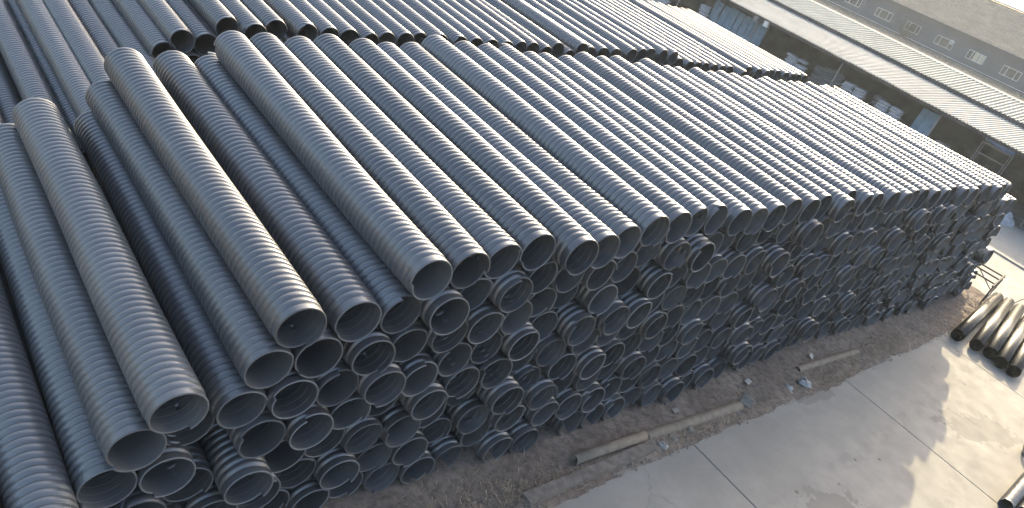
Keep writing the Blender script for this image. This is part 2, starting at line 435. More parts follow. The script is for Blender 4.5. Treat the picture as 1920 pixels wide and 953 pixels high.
# centres of the pipes in the stack cross-sections: x, z, y of the mouth, layer (from the top), own object or not, mark
FRONT = """5.080,3.894,5.32,0,1,T1 5.635,3.941,5.34,0,1,T2 6.188,3.974,5.4,0,1,T3 6.728,4.080,5.37,0,1,T4 7.278,4.130,5.1,0,1,T5 7.892,4.060,5.24,0,1,T6 8.440,4.100,5.34,0,1,T7 8.980,4.250,5.32,0,1,T8 9.54,4.270,5.322,0,1,T9 10.1,4.280,5.415,0,1,T10 10.64,4.280,5.405,0,1,T11 11.19,4.270,5.284,0,1,T12 11.74,4.251,5.299,0,1,T13 12.284,4.298,5.283,0,1,T14 12.960,4.331,5.36,0,1,T15 13.552,4.336,5.316,0,1,T16 14.141,4.346,5.372,0,1,T17 14.709,4.361,5.19,0,1,T18 15.276,4.381,5.429,0,1,T19 15.862,4.363,5.313,0,1,T20 16.490,4.321,5.367,0,1,T21 17.220,4.35,5.31,0,1,T22 17.870,4.33,5.293,0,1,T23 18.450,4.33,5.352,0,1,T24 19.080,4.321,5.377,0,1,T25 19.702,4.304,5.306,0,1,T26 20.301,4.323,5.309,0,1,T27 20.901,4.321,5.368,0,1,T28 21.500,4.322,5.259,0,1,T29 22.089,4.323,5.214,0,1,T30 22.670,4.34,5.347,0,1,T31 23.260,4.35,5.273,0,1,T32 23.839,4.351,5.185,0,1,T33 24.429,4.361,5.263,0,1,T34 25.030,4.36,5.287,0,1,T35 3.552,3.465,5.32,1,1,A 4.287,3.381,5.37,1,1,A2 4.855,3.373,5.37,1,1,A3 5.403,3.427,5.156,1,1, 5.945,3.463,5.418,1,1, 6.501,3.505,5.238,1,1, 7.050,3.605,5.399,1,1, 7.607,3.568,5.38,1,1, 8.169,3.570,5.297,1,1, 8.719,3.599,5.358,1,1, 9.246,3.746,5.441,1,1, 9.792,3.760,5.247,1,1, 10.343,3.764,5.129,1,1, 10.899,3.760,5.378,1,1, 11.463,3.749,5.472,1,1, 12.038,3.786,5.389,1,1, 12.665,3.869,5.425,1,1, 13.260,3.872,5.387,1,1, 13.855,3.879,5.125,1,1, 14.437,3.886,5.292,1,1, 15.010,3.903,5.271,1,1, 15.581,3.894,5.357,1,1, 16.152,3.892,5.386,1,1, 16.880,3.850,5.374,1,1, 17.502,3.847,5.439,1,1, 18.138,3.833,5.3,1,1, 18.775,3.821,5.458,1,1, 19.412,3.808,5.147,1,1, 20.025,3.820,5.371,1,1, 20.610,3.824,5.209,1,1, 21.206,3.830,5.181,1,1, 21.787,3.835,5.463,1,1, 22.370,3.839,5.286,1,0, 22.944,3.839,5.347,1,0, 23.518,3.839,5.542,1,0, 24.092,3.839,5.257,1,0, 24.671,3.828,5.493,1,0, 25.244,3.802,5.366,1,1,R 25.811,3.773,5.238,1,1,R 26.378,3.730,5.32,1,1,R 26.948,3.708,5.32,1,1,R 3.298,2.955,5.32,2,1,B 3.871,2.985,5.318,2,1, 4.550,2.879,5.239,2,1, 5.114,2.863,5.354,2,1, 5.667,2.952,5.295,2,1, 6.223,2.990,5.266,2,1, 6.779,3.027,5.299,2,1, 7.335,3.071,5.467,2,1, 7.898,3.078,5.552,2,1, 8.468,3.092,5.269,2,1, 9.140,3.199,5.465,2,1, 9.714,3.208,5.229,2,1, 10.285,3.210,5.385,2,1, 10.854,3.207,5.29,2,1, 11.419,3.204,5.341,2,1, 11.983,3.230,5.322,2,1, 12.544,3.309,5.274,2,1, 13.112,3.319,5.085,2,1, 13.680,3.334,5.407,2,1, 14.248,3.346,5.384,2,1, 14.817,3.364,5.465,2,1, 15.387,3.356,5.432,2,1, 15.958,3.360,5.243,2,1, 16.530,3.395,5.266,2,1, 17.190,3.366,5.26,2,1, 17.812,3.360,5.347,2,1, 18.448,3.349,5.108,2,1, 19.089,3.334,5.345,2,1, 19.728,3.328,5.383,2,1, 20.322,3.328,5.24,2,1, 20.918,3.331,5.403,2,1, 21.492,3.333,5.554,2,1, 22.066,3.333,5.362,2,1, 22.640,3.333,5.381,2,0, 23.214,3.332,5.342,2,0, 23.787,3.332,5.154,2,0, 24.361,3.332,5.238,2,0, 24.934,3.317,5.268,2,0, 25.507,3.285,5.41,2,0, 26.078,3.242,5.355,2,0, 26.652,3.220,5.27,2,0, 2.367,2.709,5.2,3,1,D 3.096,2.415,5.32,3,1,C 3.669,2.449,5.265,3,1, 4.240,2.406,5.321,3,1, 4.817,2.380,5.174,3,1, 5.381,2.321,5.236,3,1, 5.926,2.471,5.298,3,1, 6.492,2.511,5.352,3,1, 7.059,2.550,5.202,3,1, 7.624,2.582,5.464,3,1, 8.192,2.597,5.191,3,1, 8.875,2.707,5.149,3,1, 9.443,2.718,5.152,3,1, 10.012,2.722,5.38,3,1, 10.581,2.722,5.353,3,1, 11.150,2.721,5.371,3,1, 11.722,2.731,5.424,3,1, 12.291,2.755,5.357,3,1, 12.855,2.806,5.389,3,1, 13.421,2.822,5.407,3,1, 13.989,2.836,5.2,3,1, 14.557,2.854,5.506,3,1, 15.126,2.846,5.263,3,1, 15.696,2.854,5.27,3,1, 16.268,2.880,5.33,3,1, 16.840,2.911,5.341,3,1, 17.499,2.879,5.243,3,1, 18.124,2.876,5.153,3,1, 18.757,2.865,5.411,3,1, 19.422,2.843,5.317,3,1, 20.025,2.836,5.291,3,1, 20.621,2.836,5.336,3,1, 21.207,2.835,5.273,3,1, 21.781,2.835,5.383,3,1, 22.355,2.835,5.157,3,0, 22.929,2.834,5.297,3,0, 23.502,2.834,5.428,3,0, 24.076,2.834,5.274,3,0, 24.650,2.817,5.423,3,0, 25.222,2.785,5.435,3,0, 25.794,2.745,5.401,3,0, 26.368,2.728,5.408,3,0, 27.011,2.773,5.252,3,0, 2.045,2.239,5.27,4,1,E 2.601,2.194,5.459,4,1, 3.383,1.921,5.258,4,1, 3.952,1.918,5.182,4,1, 4.523,1.902,5.318,4,1, 5.092,1.828,5.454,4,1, 5.671,1.827,5.191,4,1, 6.215,2.007,5.272,4,1, 6.789,2.050,5.244,4,1, 7.355,2.078,5.39,4,1, 7.919,2.101,5.325,4,1, 8.606,2.218,5.297,4,1, 9.175,2.228,5.336,4,1, 9.742,2.233,5.379,4,1, 10.310,2.235,5.242,4,1, 10.879,2.235,5.357,4,1, 11.451,2.240,5.357,4,1, 12.023,2.253,5.35,4,1, 12.591,2.271,5.35,4,1, 13.156,2.314,5.466,4,1, 13.724,2.329,5.146,4,1, 14.292,2.346,5.279,4,1, 14.862,2.339,5.194,4,1, 15.432,2.348,5.62,4,1, 16.003,2.371,5.357,4,1, 16.575,2.398,5.341,4,1, 17.147,2.427,5.193,4,1, 17.810,2.395,5.316,4,1, 18.450,2.380,5.242,4,1, 19.074,2.387,5.62,4,1, 19.719,2.351,5.22,4,1, 20.323,2.345,5.315,4,1, 20.915,2.341,5.334,4,1, 21.494,2.338,5.343,4,1, 22.068,2.338,5.46,4,0, 22.642,2.337,5.304,4,0, 23.216,2.337,5.388,4,0, 23.789,2.336,5.532,4,0, 24.363,2.320,5.418,4,0, 24.936,2.288,5.315,4,0, 25.508,2.251,5.462,4,0, 26.082,2.237,5.281,4,0, 26.709,2.268,5.341,4,0, 27.283,2.268,5.311,4,0, -0.524,1.589,4.55,5,1,L 0.076,1.623,4.55,5,1,L 0.646,1.627,4.55,5,1,L 1.259,1.660,4.55,5,1,L 1.831,1.702,5.32,5,1,F 2.394,1.710,5.257,5,1, 3.250,1.367,5.07,5,1, 3.810,1.368,5.382,5,1, 4.370,1.360,5.435,5,1, 4.923,1.283,5.361,5,1, 5.483,1.287,5.294,5,1, 6.043,1.275,5.497,5,1, 6.522,1.554,5.477,5,1, 7.084,1.579,5.078,5,1, 7.646,1.600,5.323,5,1, 8.337,1.731,5.306,5,1, 8.905,1.740,5.155,5,1, 9.472,1.745,5.271,5,1, 10.039,1.747,5.37,5,1, 10.607,1.749,5.355,5,1, 11.178,1.751,5.403,5,1, 11.749,1.758,5.26,5,1, 12.320,1.768,5.512,5,1, 12.888,1.781,5.429,5,1, 13.454,1.824,5.258,5,1, 14.023,1.839,5.333,5,1, 14.594,1.833,5.387,5,1, 15.164,1.842,5.254,5,1, 15.736,1.863,5.496,5,1, 16.309,1.887,5.368,5,1, 16.881,1.915,5.367,5,1, 17.454,1.942,5.36,5,1, 18.136,1.900,5.359,5,1, 18.775,1.896,5.361,5,1, 19.370,1.895,5.379,5,1, 20.017,1.860,5.23,5,1, 20.616,1.851,5.295,5,1, 21.207,1.841,5.315,5,1, 21.781,1.841,5.48,5,1, 22.354,1.840,5.459,5,0, 22.928,1.840,5.308,5,0, 23.502,1.839,5.289,5,0, 24.076,1.822,5.332,5,0, 24.648,1.791,5.315,5,0, 25.221,1.756,5.338,5,0, 25.794,1.746,5.181,5,0, 26.418,1.773,5.311,5,0, 26.996,1.771,5.402,5,0, 27.573,1.773,5.558,5,0, 28.147,1.778,5.157,5,0, -1.052,1.363,5.34,6,0, -0.545,1.017,5.244,6,0, 0.034,1.051,5.3,6,0, 0.964,1.170,5.463,6,0, 1.533,1.175,5.237,6,0, 2.131,1.228,5.153,6,0, 2.703,1.257,5.423,6,1, 3.536,0.870,5.272,6,1, 4.093,0.868,5.435,6,1, 4.646,0.785,5.269,6,1, 5.206,0.786,5.369,6,1, 5.766,0.782,5.286,6,1, 6.330,0.781,5.506,6,1, 6.801,1.085,5.299,6,1, 7.365,1.101,5.112,6,1, 8.070,1.245,5.203,6,1, 8.635,1.253,5.399,6,1, 9.200,1.258,5.298,6,1, 9.766,1.260,5.398,6,1, 10.333,1.261,5.24,6,1, 10.902,1.263,5.399,6,1, 11.473,1.266,5.423,6,1, 12.044,1.271,5.345,6,1, 12.614,1.279,5.406,6,1, 13.183,1.286,5.33,6,1, 13.751,1.333,5.183,6,1, 14.321,1.330,5.274,6,1, 14.892,1.338,5.308,6,1, 15.464,1.353,5.355,6,1, 16.036,1.375,5.435,6,1, 16.608,1.399,5.359,6,1, 17.181,1.427,5.284,6,1, 17.775,1.454,5.343,6,1, 18.453,1.421,5.182,6,1, 19.102,1.387,5.4,6,1, 19.686,1.391,5.347,6,1, 20.310,1.366,5.208,6,1, 20.907,1.352,5.359,6,1, 21.493,1.344,5.238,6,1, 22.067,1.343,5.406,6,0, 22.641,1.343,5.434,6,0, 23.215,1.343,5.307,6,0, 23.788,1.324,5.316,6,0, 24.361,1.294,5.182,6,0, 24.934,1.262,5.234,6,0, 25.508,1.254,5.168,6,0, 26.127,1.279,5.46,6,0, 26.705,1.276,5.411,6,0, 27.286,1.276,5.234,6,0, 27.864,1.279,5.217,6,0, 28.438,1.283,5.443,6,0, -1.069,0.787,5.373,7,0, -0.258,0.525,5.22,7,0, 0.542,0.784,5.374,7,0, 1.222,0.694,5.383,7,0, 1.865,0.750,5.17,7,0, 2.431,0.766,5.336,7,0, 2.992,0.778,5.261,7,1, 3.818,0.372,5.441,7,1, 4.368,0.287,5.324,7,1, 4.927,0.287,5.438,7,1, 5.487,0.287,5.357,7,1, 6.050,0.287,5.279,7,1, 6.615,0.287,5.319,7,1, 7.075,0.608,5.373,7,1, 7.798,0.764,5.381,7,1, 8.362,0.768,5.225,7,1, 8.926,0.771,5.218,7,1, 9.490,0.773,5.187,7,1, 10.056,0.774,5.3,7,1, 10.624,0.775,5.346,7,1, 11.194,0.776,5.304,7,1, 11.764,0.778,5.351,7,1, 12.334,0.781,5.292,7,1, 12.904,0.785,5.404,7,1, 13.474,0.786,5.465,7,1, 14.042,0.829,5.097,7,1, 14.613,0.836,5.491,7,1, 15.185,0.844,5.428,7,1, 15.757,0.860,5.347,7,1, 16.329,0.882,5.373,7,1, 16.902,0.906,5.07,7,1, 17.475,0.935,5.571,7,1, 18.099,0.969,5.411,7,1, 18.753,0.932,5.284,7,1, 19.397,0.895,5.5,7,1, 19.980,0.895,5.382,7,1, 20.601,0.866,5.163,7,1, 21.185,0.850,5.534,7,1, 21.758,0.835,5.511,7,0, 22.332,0.834,5.302,7,0, 22.905,0.833,5.345,7,0, 23.478,0.833,5.487,7,0, 24.049,0.788,5.418,7,0, 24.621,0.783,5.147,7,0, 25.224,0.760,5.218,7,0, 25.836,0.784,5.202,7,0, 26.414,0.782,5.179,7,0, 26.995,0.781,5.208,7,0, 27.577,0.782,5.299,7,0, 28.155,0.784,5.164,7,0, 28.729,0.784,5.316,7,0, -1.351,0.287,5.526,8,0, -0.778,0.287,5.378,8,0, 0.259,0.287,5.269,8,0, 0.829,0.287,5.279,8,0, 1.581,0.287,5.308,8,0, 2.150,0.287,5.317,8,0, 2.712,0.287,5.569,8,0, 3.271,0.287,5.353,8,0, 7.519,0.287,5.177,8,1, 8.083,0.287,5.15,8,1, 8.646,0.287,5.479,8,1, 9.211,0.287,5.198,8,1, 9.776,0.287,5.199,8,1, 10.343,0.287,5.188,8,1, 10.911,0.287,5.33,8,1, 11.481,0.287,5.221,8,1, 12.051,0.287,5.112,8,1, 12.620,0.287,5.276,8,1, 13.190,0.287,5.182,8,1, 13.760,0.287,5.285,8,1, 14.331,0.287,5.472,8,1, 14.903,0.287,5.299,8,1, 15.475,0.287,5.322,8,1, 16.048,0.287,5.285,8,1, 16.613,0.384,5.363,8,1, 17.204,0.419,5.358,8,1, 17.793,0.458,5.412,8,1, 18.426,0.460,5.279,8,1, 19.065,0.427,5.585,8,1, 19.698,0.287,5.299,8,1, 20.310,0.287,5.321,8,1, 20.894,0.287,5.394,8,1, 21.468,0.287,5.265,8,0, 22.042,0.287,5.306,8,0, 22.615,0.287,5.259,8,0, 23.188,0.287,5.448,8,0, 23.761,0.287,5.257,8,0, 24.334,0.287,5.259,8,0, 24.907,0.287,5.464,8,0, 25.549,0.287,5.164,8,0, 26.123,0.287,5.394,8,0, 26.703,0.287,5.328,8,0, 27.286,0.287,5.473,8,0, 27.868,0.287,5.477,8,0, 28.442,0.287,5.258,8,0, 29.016,0.287,5.285,8,0,"""
REAR = """1.219,1.515,11.73,0 1.673,1.625,11.81,0 2.03,1.5,11.75,0 2.48,1.40,11.76,0 2.815,1.846,11.74,0 3.247,1.770,11.73,0 3.344,2.223,11.79,0 3.700,2.360,11.76,0 4.160,2.270,11.74,0 4.548,2.464,11.75,0 4.830,2.760,13.85,0 5.120,3.030,13.85,0 5.570,3.000,13.85,0 5.945,3.344,13.952,0 6.416,3.354,13.722,0 6.877,3.431,13.871,0 7.523,3.440,13.822,0 8.032,3.431,13.827,0 8.494,3.438,13.839,0 8.957,3.432,13.749,0 9.417,3.465,13.838,0 9.877,3.521,13.807,0 10.385,3.495,14.016,0 10.849,3.564,13.861,0 11.414,3.586,13.832,0 11.888,3.601,13.836,0 12.357,3.617,13.817,0 12.824,3.635,13.797,0 13.290,3.671,13.83,0 13.758,3.669,13.874,0 14.221,3.629,13.838,0 14.669,3.735,13.898,0 15.107,3.607,13.84,0 15.500,3.841,13.851,0 15.949,3.74,13.927,0 16.410,3.788,13.877,0 16.875,3.819,13.825,0 17.556,3.882,13.841,0 18.024,3.922,13.877,0 18.492,3.933,13.947,0 18.957,3.996,13.837,0 19.474,3.99,13.838,0 19.962,3.773,13.9,0 20.431,3.766,13.806,0 20.901,3.761,13.835,0 21.373,3.757,13.894,0 21.844,3.755,13.879,0 22.316,3.756,13.855,0 22.789,3.759,13.884,0 23.260,3.763,13.609,0 23.744,3.87,13.801,0 24.219,3.871,13.702,0 24.694,3.87,13.667,0 25.169,3.87,13.764,0 25.644,3.87,13.785,0 26.119,3.87,13.728,0 26.594,3.87,13.696,0 27.069,3.87,13.751,0 27.544,3.87,13.747,0 0.594,1.194,13.984,1 1.047,1.082,13.945,1 2.004,1.316,13.912,1 2.012,0.881,13.967,1 2.904,1.395,13.888,1 3.820,1.437,13.935,1 3.753,1.897,13.935,1 4.212,1.821,13.887,1 4.637,2.007,13.853,1 4.984,2.312,13.914,1 5.322,2.610,13.75,1 6.020,2.892,13.941,1 6.478,2.896,13.929,1 7.022,2.990,13.802,1 7.485,2.981,13.904,1 7.943,2.979,13.842,1 8.401,2.985,13.945,1 8.858,2.984,13.778,1 9.316,3.011,13.845,1 9.773,3.065,13.943,1 10.235,3.053,13.969,1 10.691,3.124,13.771,1 11.154,3.148,13.87,1 11.616,3.109,13.92,1 12.081,3.125,13.863,1 12.545,3.139,13.995,1 13.010,3.153,13.829,1 13.474,3.191,13.921,1 13.939,3.188,13.837,1 14.402,3.143,13.984,1 14.868,3.156,13.899,1 15.333,3.144,13.878,1 15.786,3.252,13.797,1 16.250,3.299,14.001,1 16.716,3.329,13.945,1 17.205,3.430,13.945,1 17.778,3.420,13.968,1 18.245,3.458,13.921,1 18.713,3.470,13.862,1 19.176,3.533,13.852,1 19.625,3.399,13.852,1 20.191,3.314,13.982,1 20.663,3.308,13.812,1 21.134,3.303,13.864,1 21.608,3.299,13.881,1 22.081,3.299,13.913,1 22.552,3.300,13.935,1 23.022,3.303,13.825,1 23.530,3.330,13.796,1 23.992,3.409,13.9,1 24.462,3.412,13.973,1 24.932,3.415,13.945,1 25.407,3.415,13.913,1 25.882,3.415,13.881,1 26.357,3.415,13.918,1 26.832,3.415,13.885,1 27.306,3.415,13.949,1 0.712,0.654,13.852,2 1.177,0.637,13.908,2 1.594,1.091,13.893,2 2.262,0.517,13.933,2 2.468,0.980,13.913,2 3.085,0.983,14.053,2 3.365,1.342,13.99,2 4.284,1.392,13.99,2 4.720,1.551,13.778,2 5.081,1.866,13.88,2 5.463,2.153,13.863,2 5.769,2.507,13.932,2 6.237,2.495,13.763,2 6.806,2.585,13.97,2 7.263,2.586,13.964,2 7.723,2.582,13.822,2 8.183,2.582,13.841,2 8.643,2.585,13.852,2 9.106,2.596,13.903,2 9.565,2.617,13.938,2 10.024,2.637,14.023,2 10.486,2.659,13.888,2 10.944,2.731,13.946,2 11.406,2.692,13.909,2 11.870,2.707,14.006,2 12.335,2.721,13.945,2 12.799,2.735,13.982,2 13.264,2.753,13.835,2 13.730,2.770,13.888,2 14.193,2.725,13.851,2 14.659,2.738,13.99,2 15.126,2.725,13.939,2 15.592,2.746,13.882,2 16.045,2.863,13.873,2 16.509,2.910,13.929,2 16.976,2.941,13.858,2 17.487,3.053,13.844,2 18.030,3.026,13.929,2 18.497,3.055,14.048,2 18.982,3.083,13.885,2 19.440,2.969,13.867,2 19.972,2.901,13.83,2 20.440,2.897,13.82,2 20.907,2.893,13.931,2 21.377,2.890,13.951,2 21.847,2.892,13.901,2 22.317,2.893,13.92,2 22.788,2.895,13.907,2 23.271,2.907,13.908,2 23.766,2.926,13.808,2 24.229,3.004,13.873,2 24.699,3.006,13.907,2 25.169,3.009,13.853,2 25.644,3.009,13.871,2 26.119,3.009,13.851,2 26.594,3.009,13.88,2 27.069,3.009,13.951,2 0.941,0.234,13.876,3 1.407,0.234,13.891,3 1.640,0.626,13.949,3 2.600,0.234,13.939,3 2.788,0.644,14.002,3 3.575,0.972,13.775,3 4.031,1.022,13.951,3 4.537,1.027,13.871,3 4.977,1.166,13.908,3 5.323,1.479,13.95,3 5.697,1.748,13.965,3 5.988,2.104,13.962,3 6.576,2.195,13.909,3 7.039,2.189,13.997,3 7.500,2.186,13.883,3 7.962,2.183,13.892,3 8.424,2.184,13.948,3 8.887,2.190,13.867,3 9.349,2.200,14.03,3 9.809,2.221,13.961,3 10.270,2.242,14.031,3 10.732,2.262,13.898,3 11.194,2.276,13.877,3 11.656,2.291,13.91,3 12.120,2.305,13.944,3 12.584,2.320,13.865,3 13.049,2.338,13.923,3 13.514,2.355,13.899,3 13.978,2.310,13.997,3 14.444,2.323,13.86,3 14.910,2.311,13.963,3 15.377,2.331,13.861,3 15.844,2.352,13.842,3 16.296,2.469,13.857,3 16.762,2.516,13.829,3 17.307,2.611,13.909,3 17.774,2.634,13.962,3 18.257,2.616,13.91,3 18.724,2.645,13.937,3 19.186,2.575,13.998,3 19.657,2.555,13.916,3 20.202,2.494,13.912,3 20.670,2.489,13.883,3 21.140,2.485,13.804,3 21.612,2.483,13.946,3 22.082,2.485,13.795,3 22.552,2.487,13.939,3 23.030,2.494,13.899,3 23.533,2.519,13.968,3 24.004,2.524,13.896,3 24.467,2.598,13.851,3 24.937,2.601,13.921,3 25.407,2.604,13.866,3 25.882,2.604,13.889,3 26.357,2.604,13.903,3 26.831,2.604,13.892,3 1.895,0.234,13.889,4 3.056,0.234,13.772,4 3.319,0.599,13.891,4 3.825,0.614,13.828,4 4.284,0.637,13.967,4 4.742,0.630,13.976,4 5.419,1.034,13.783,4 5.875,1.034,13.909,4 6.055,1.452,13.892,4 6.339,1.809,13.837,4 6.806,1.800,13.932,4 7.274,1.790,13.872,4 7.739,1.787,13.794,4 8.203,1.785,13.884,4 8.665,1.786,13.891,4 9.126,1.790,13.906,4 9.588,1.800,13.826,4 10.049,1.822,13.937,4 10.511,1.843,13.944,4 10.974,1.863,13.831,4 11.437,1.877,13.86,4 11.901,1.892,13.895,4 12.365,1.907,13.866,4 12.829,1.922,14.005,4 13.294,1.940,13.913,4 13.758,1.897,13.839,4 14.223,1.911,13.853,4 14.689,1.899,13.897,4 15.156,1.913,14.038,4 15.622,1.932,13.889,4 16.089,1.953,13.908,4 16.541,2.071,13.931,4 17.007,2.118,13.898,4 17.529,2.199,14.037,4 17.996,2.223,13.868,4 18.490,2.211,13.945,4 18.956,2.168,13.91,4 19.424,2.149,13.937,4 19.892,2.143,13.829,4 20.432,2.086,14.006,4 20.902,2.080,13.893,4 21.375,2.078,13.902,4 21.846,2.076,13.844,4 22.318,2.079,13.856,4 22.794,2.085,13.934,4 23.283,2.100,13.959,4 23.770,2.116,13.945,4 24.241,2.120,13.973,4 24.704,2.192,13.943,4 25.174,2.195,13.902,4 25.644,2.198,13.95,4 26.119,2.198,13.936,4 26.594,2.198,13.894,4 3.584,0.234,13.914,5 4.052,0.234,13.879,5 4.509,0.234,13.943,5 5.193,0.637,14.014,5 5.650,0.634,13.887,5 6.108,0.633,13.894,5 6.335,1.029,13.892,5 6.569,1.414,13.973,5 7.036,1.406,13.79,5 7.514,1.392,13.922,5 7.980,1.388,13.972,5 8.444,1.385,13.851,5 8.901,1.300,13.989,5 9.358,1.388,13.932,5 9.822,1.397,13.867,5 10.286,1.420,13.912,5 10.750,1.442,13.808,5 11.214,1.462,13.866,5 11.678,1.476,14.01,5 12.143,1.492,13.846,5 12.607,1.507,14.011,5 13.072,1.522,13.895,5 13.536,1.486,13.96,5 14.002,1.498,13.903,5 14.468,1.487,13.766,5 14.934,1.500,13.866,5 15.401,1.514,13.911,5 15.868,1.534,13.831,5 16.335,1.555,13.819,5 16.787,1.674,13.922,5 17.308,1.761,13.861,5 17.774,1.801,13.798,5 18.242,1.814,13.859,5 18.708,1.771,13.952,5 19.175,1.752,13.872,5 19.654,1.740,13.956,5 20.161,1.703,13.992,5 20.661,1.677,13.902,5 21.136,1.673,13.832,5 21.609,1.670,13.822,5 22.083,1.670,13.898,5 22.557,1.675,13.953,5 23.039,1.685,13.916,5 23.529,1.701,13.933,5 24.008,1.713,13.873,5 24.479,1.717,13.918,5 24.943,1.786,13.872,5 25.413,1.789,13.88,5 25.883,1.792,13.822,5 26.357,1.792,13.806,5 4.967,0.234,13.842,6 5.423,0.234,13.94,6 5.881,0.234,13.894,6 6.568,0.629,14.075,6 6.800,1.019,13.956,6 7.267,1.013,13.862,6 7.499,0.622,13.947,6 7.754,0.994,13.921,6 8.219,0.986,13.859,6 8.675,0.891,13.966,6 9.140,0.858,13.853,6 9.589,0.983,13.716,6 10.054,0.992,13.948,6 10.519,1.016,13.863,6 10.984,1.038,13.989,6 11.449,1.058,13.861,6 11.914,1.072,13.829,6 12.379,1.088,13.993,6 12.845,1.104,13.835,6 13.310,1.076,13.912,6 13.776,1.084,13.987,6 14.242,1.077,13.907,6 14.709,1.086,13.895,6 15.176,1.099,13.906,6 15.643,1.114,13.95,6 16.110,1.134,13.852,6 16.577,1.155,13.937,6 17.073,1.304,13.935,6 17.539,1.354,14.04,6 18.005,1.394,13.88,6 18.472,1.367,13.845,6 18.939,1.348,13.944,6 19.407,1.343,13.876,6 19.894,1.318,13.917,6 20.407,1.283,13.908,6 20.895,1.270,13.97,6 21.370,1.265,13.861,6 21.845,1.264,13.894,6 22.321,1.265,13.747,6 22.799,1.272,13.847,6 23.285,1.285,13.992,6 23.774,1.301,13.859,6 24.246,1.309,13.858,6 24.717,1.314,13.827,6 25.181,1.381,13.935,6 25.651,1.384,13.911,6 26.121,1.386,13.829,6 6.340,0.234,13.945,7 6.802,0.234,13.862,7 7.033,0.625,14.004,7 7.268,0.234,13.925,7 7.736,0.234,13.893,7 8.067,0.552,13.869,7 8.461,0.304,13.885,7 8.901,0.456,13.952,7 9.364,0.390,13.884,7 9.797,0.565,13.965,7 10.264,0.575,13.935,7 10.731,0.599,13.981,7 11.197,0.622,13.949,7 11.663,0.642,13.896,7 12.130,0.657,13.785,7 12.596,0.674,13.918,7 13.064,0.678,13.947,7 13.531,0.664,13.91,7 13.998,0.672,13.933,7 14.465,0.665,13.872,7 14.933,0.675,13.877,7 15.400,0.689,13.843,7 15.868,0.703,13.982,7 16.335,0.723,13.91,7 16.848,0.774,13.87,7 17.300,0.894,13.82,7 17.765,0.945,13.891,7 18.233,0.965,13.987,7 18.700,0.946,13.928,7 19.168,0.940,13.857,7 19.638,0.925,13.986,7 20.148,0.891,13.986,7 20.648,0.869,13.959,7 21.130,0.861,13.947,7 21.607,0.859,13.969,7 22.083,0.859,13.933,7 22.561,0.861,13.947,7 23.044,0.871,13.853,7 23.531,0.885,13.99,7 24.015,0.897,13.914,7 24.485,0.904,14.021,7 24.955,0.911,13.777,7 25.420,0.974,13.942,7 25.890,0.976,13.959,7"""

# ------------------------------------------------------------------ the ground
g = MB().add([(-320, -320, -0.09), (470, -320, -0.09), (470, 470, -0.09), (-320, 470, -0.09)], [(0, 1, 2, 3)]).build('ground', M['ground'])
tag(g, 'bare brown earth reaching out beyond the yard', 'ground', kind='structure')

# concrete yard: slabs with open joints over a filler bed
yard = MB().box(-20.0, 43.6, -26.0, 4.21, -0.08, -0.014).build('concrete_yard', M['joint'])
tag(yard, 'pale concrete yard of large slabs beside the pipe stack', 'pavement', kind='structure')


def slab(x0, x1, y0, y1, top=0.0, ragged=None):
    """one cast slab with a small chamfer; ragged makes its +y edge wander"""
    mb = MB()
    n = 24 if ragged else 1
    xs = [x0 + (x1 - x0) * i / n for i in range(n + 1)]
    ys = [y1 + (rnd.uniform(-ragged, ragged) if ragged else 0.0) for _ in xs]
    c = 0.008
    lo, up, tp = [], [], []
    for i, x in enumerate(xs):
        xi = min(max(x, x0 + c), x1 - c)
        lo.append((x, ys[i], -0.075)); up.append((x, ys[i], top - c)); tp.append((xi, ys[i] - c, top))
    N = n + 1
    vs = lo + up + tp + [(x0, y0, -0.075), (x1, y0, -0.075), (x0, y0, top - c), (x1, y0, top - c), (x0 + c, y0 + c, top), (x1 - c, y0 + c, top)]
    b = 3 * N
    fs = []
    for i in range(n):
        fs.append((i + 1, i, N + i, N + i + 1))
        fs.append((N + i + 1, N + i, 2 * N + i, 2 * N + i + 1))
    fs.append(tuple([b + 4, b + 5] + [2 * N + i for i in range(n, -1, -1)]))
    fs += [(b, b + 1, b + 3, b + 2), (b + 2, b + 3, b + 5, b + 4)]
    fs += [(0, b, b + 2, N), (N, b + 2, b + 4, 2 * N), (b + 1, n, N + n, b + 3), (b + 3, N + n, 2 * N + n, b + 5)]
    return mb.add(vs, fs)


XJ = [-13.35, -7.08, -0.81, 5.45, 11.71, 17.97, 24.20, 30.45, 36.72]
gap = 0.011
for i in range(len(XJ) - 1):
    a, b = XJ[i] + gap, XJ[i + 1] - gap
    slab(a, b, -12.0 + gap, 4.25, ragged=0.03 if i < 7 else 0.0).build('concrete_slab', M['concrete'], yard)
    slab(a, b, -25.5, -12.0 - gap).build('concrete_slab', M['concrete'], yard)
# yard round the right-hand end of the stack
side = MB().box(30.3, 43.6, 4.262, 46.0, -0.08, -0.014).build('side_yard', M['joint'])
tag(side, 'pale concrete lane between the pipe stack and the shed', 'pavement', kind='structure')
for i in range(7):
    y0 = 4.27 + i * 5.95
    slab(30.45 + gap, 36.72 - gap, y0 + gap, y0 + 5.95 - gap).build('concrete_slab', M['concrete'], side)
    slab(37.10 + gap, 43.5, y0 + gap, y0 + 5.95 - gap).build('concrete_slab', M['concrete'], side)
slab(37.10 + gap, 43.5, -12, 4.25).build('concrete_slab', M['concrete'], yard)
kerb = empty('kerb', (36.9, 4.0, 0))
tag(kerb, 'low pale concrete kerb along the edge of the lit yard', 'kerb', kind='structure')
for i in range(14):
    y0 = -8 + i * 3.0
    MB().box(-0.165, 0.175, y0 - 4.0 + 0.01, y0 + 3.0 - 4.0 - 0.01, -0.05, 0.07).build('kerb_stone', M['concrete'], kerb)

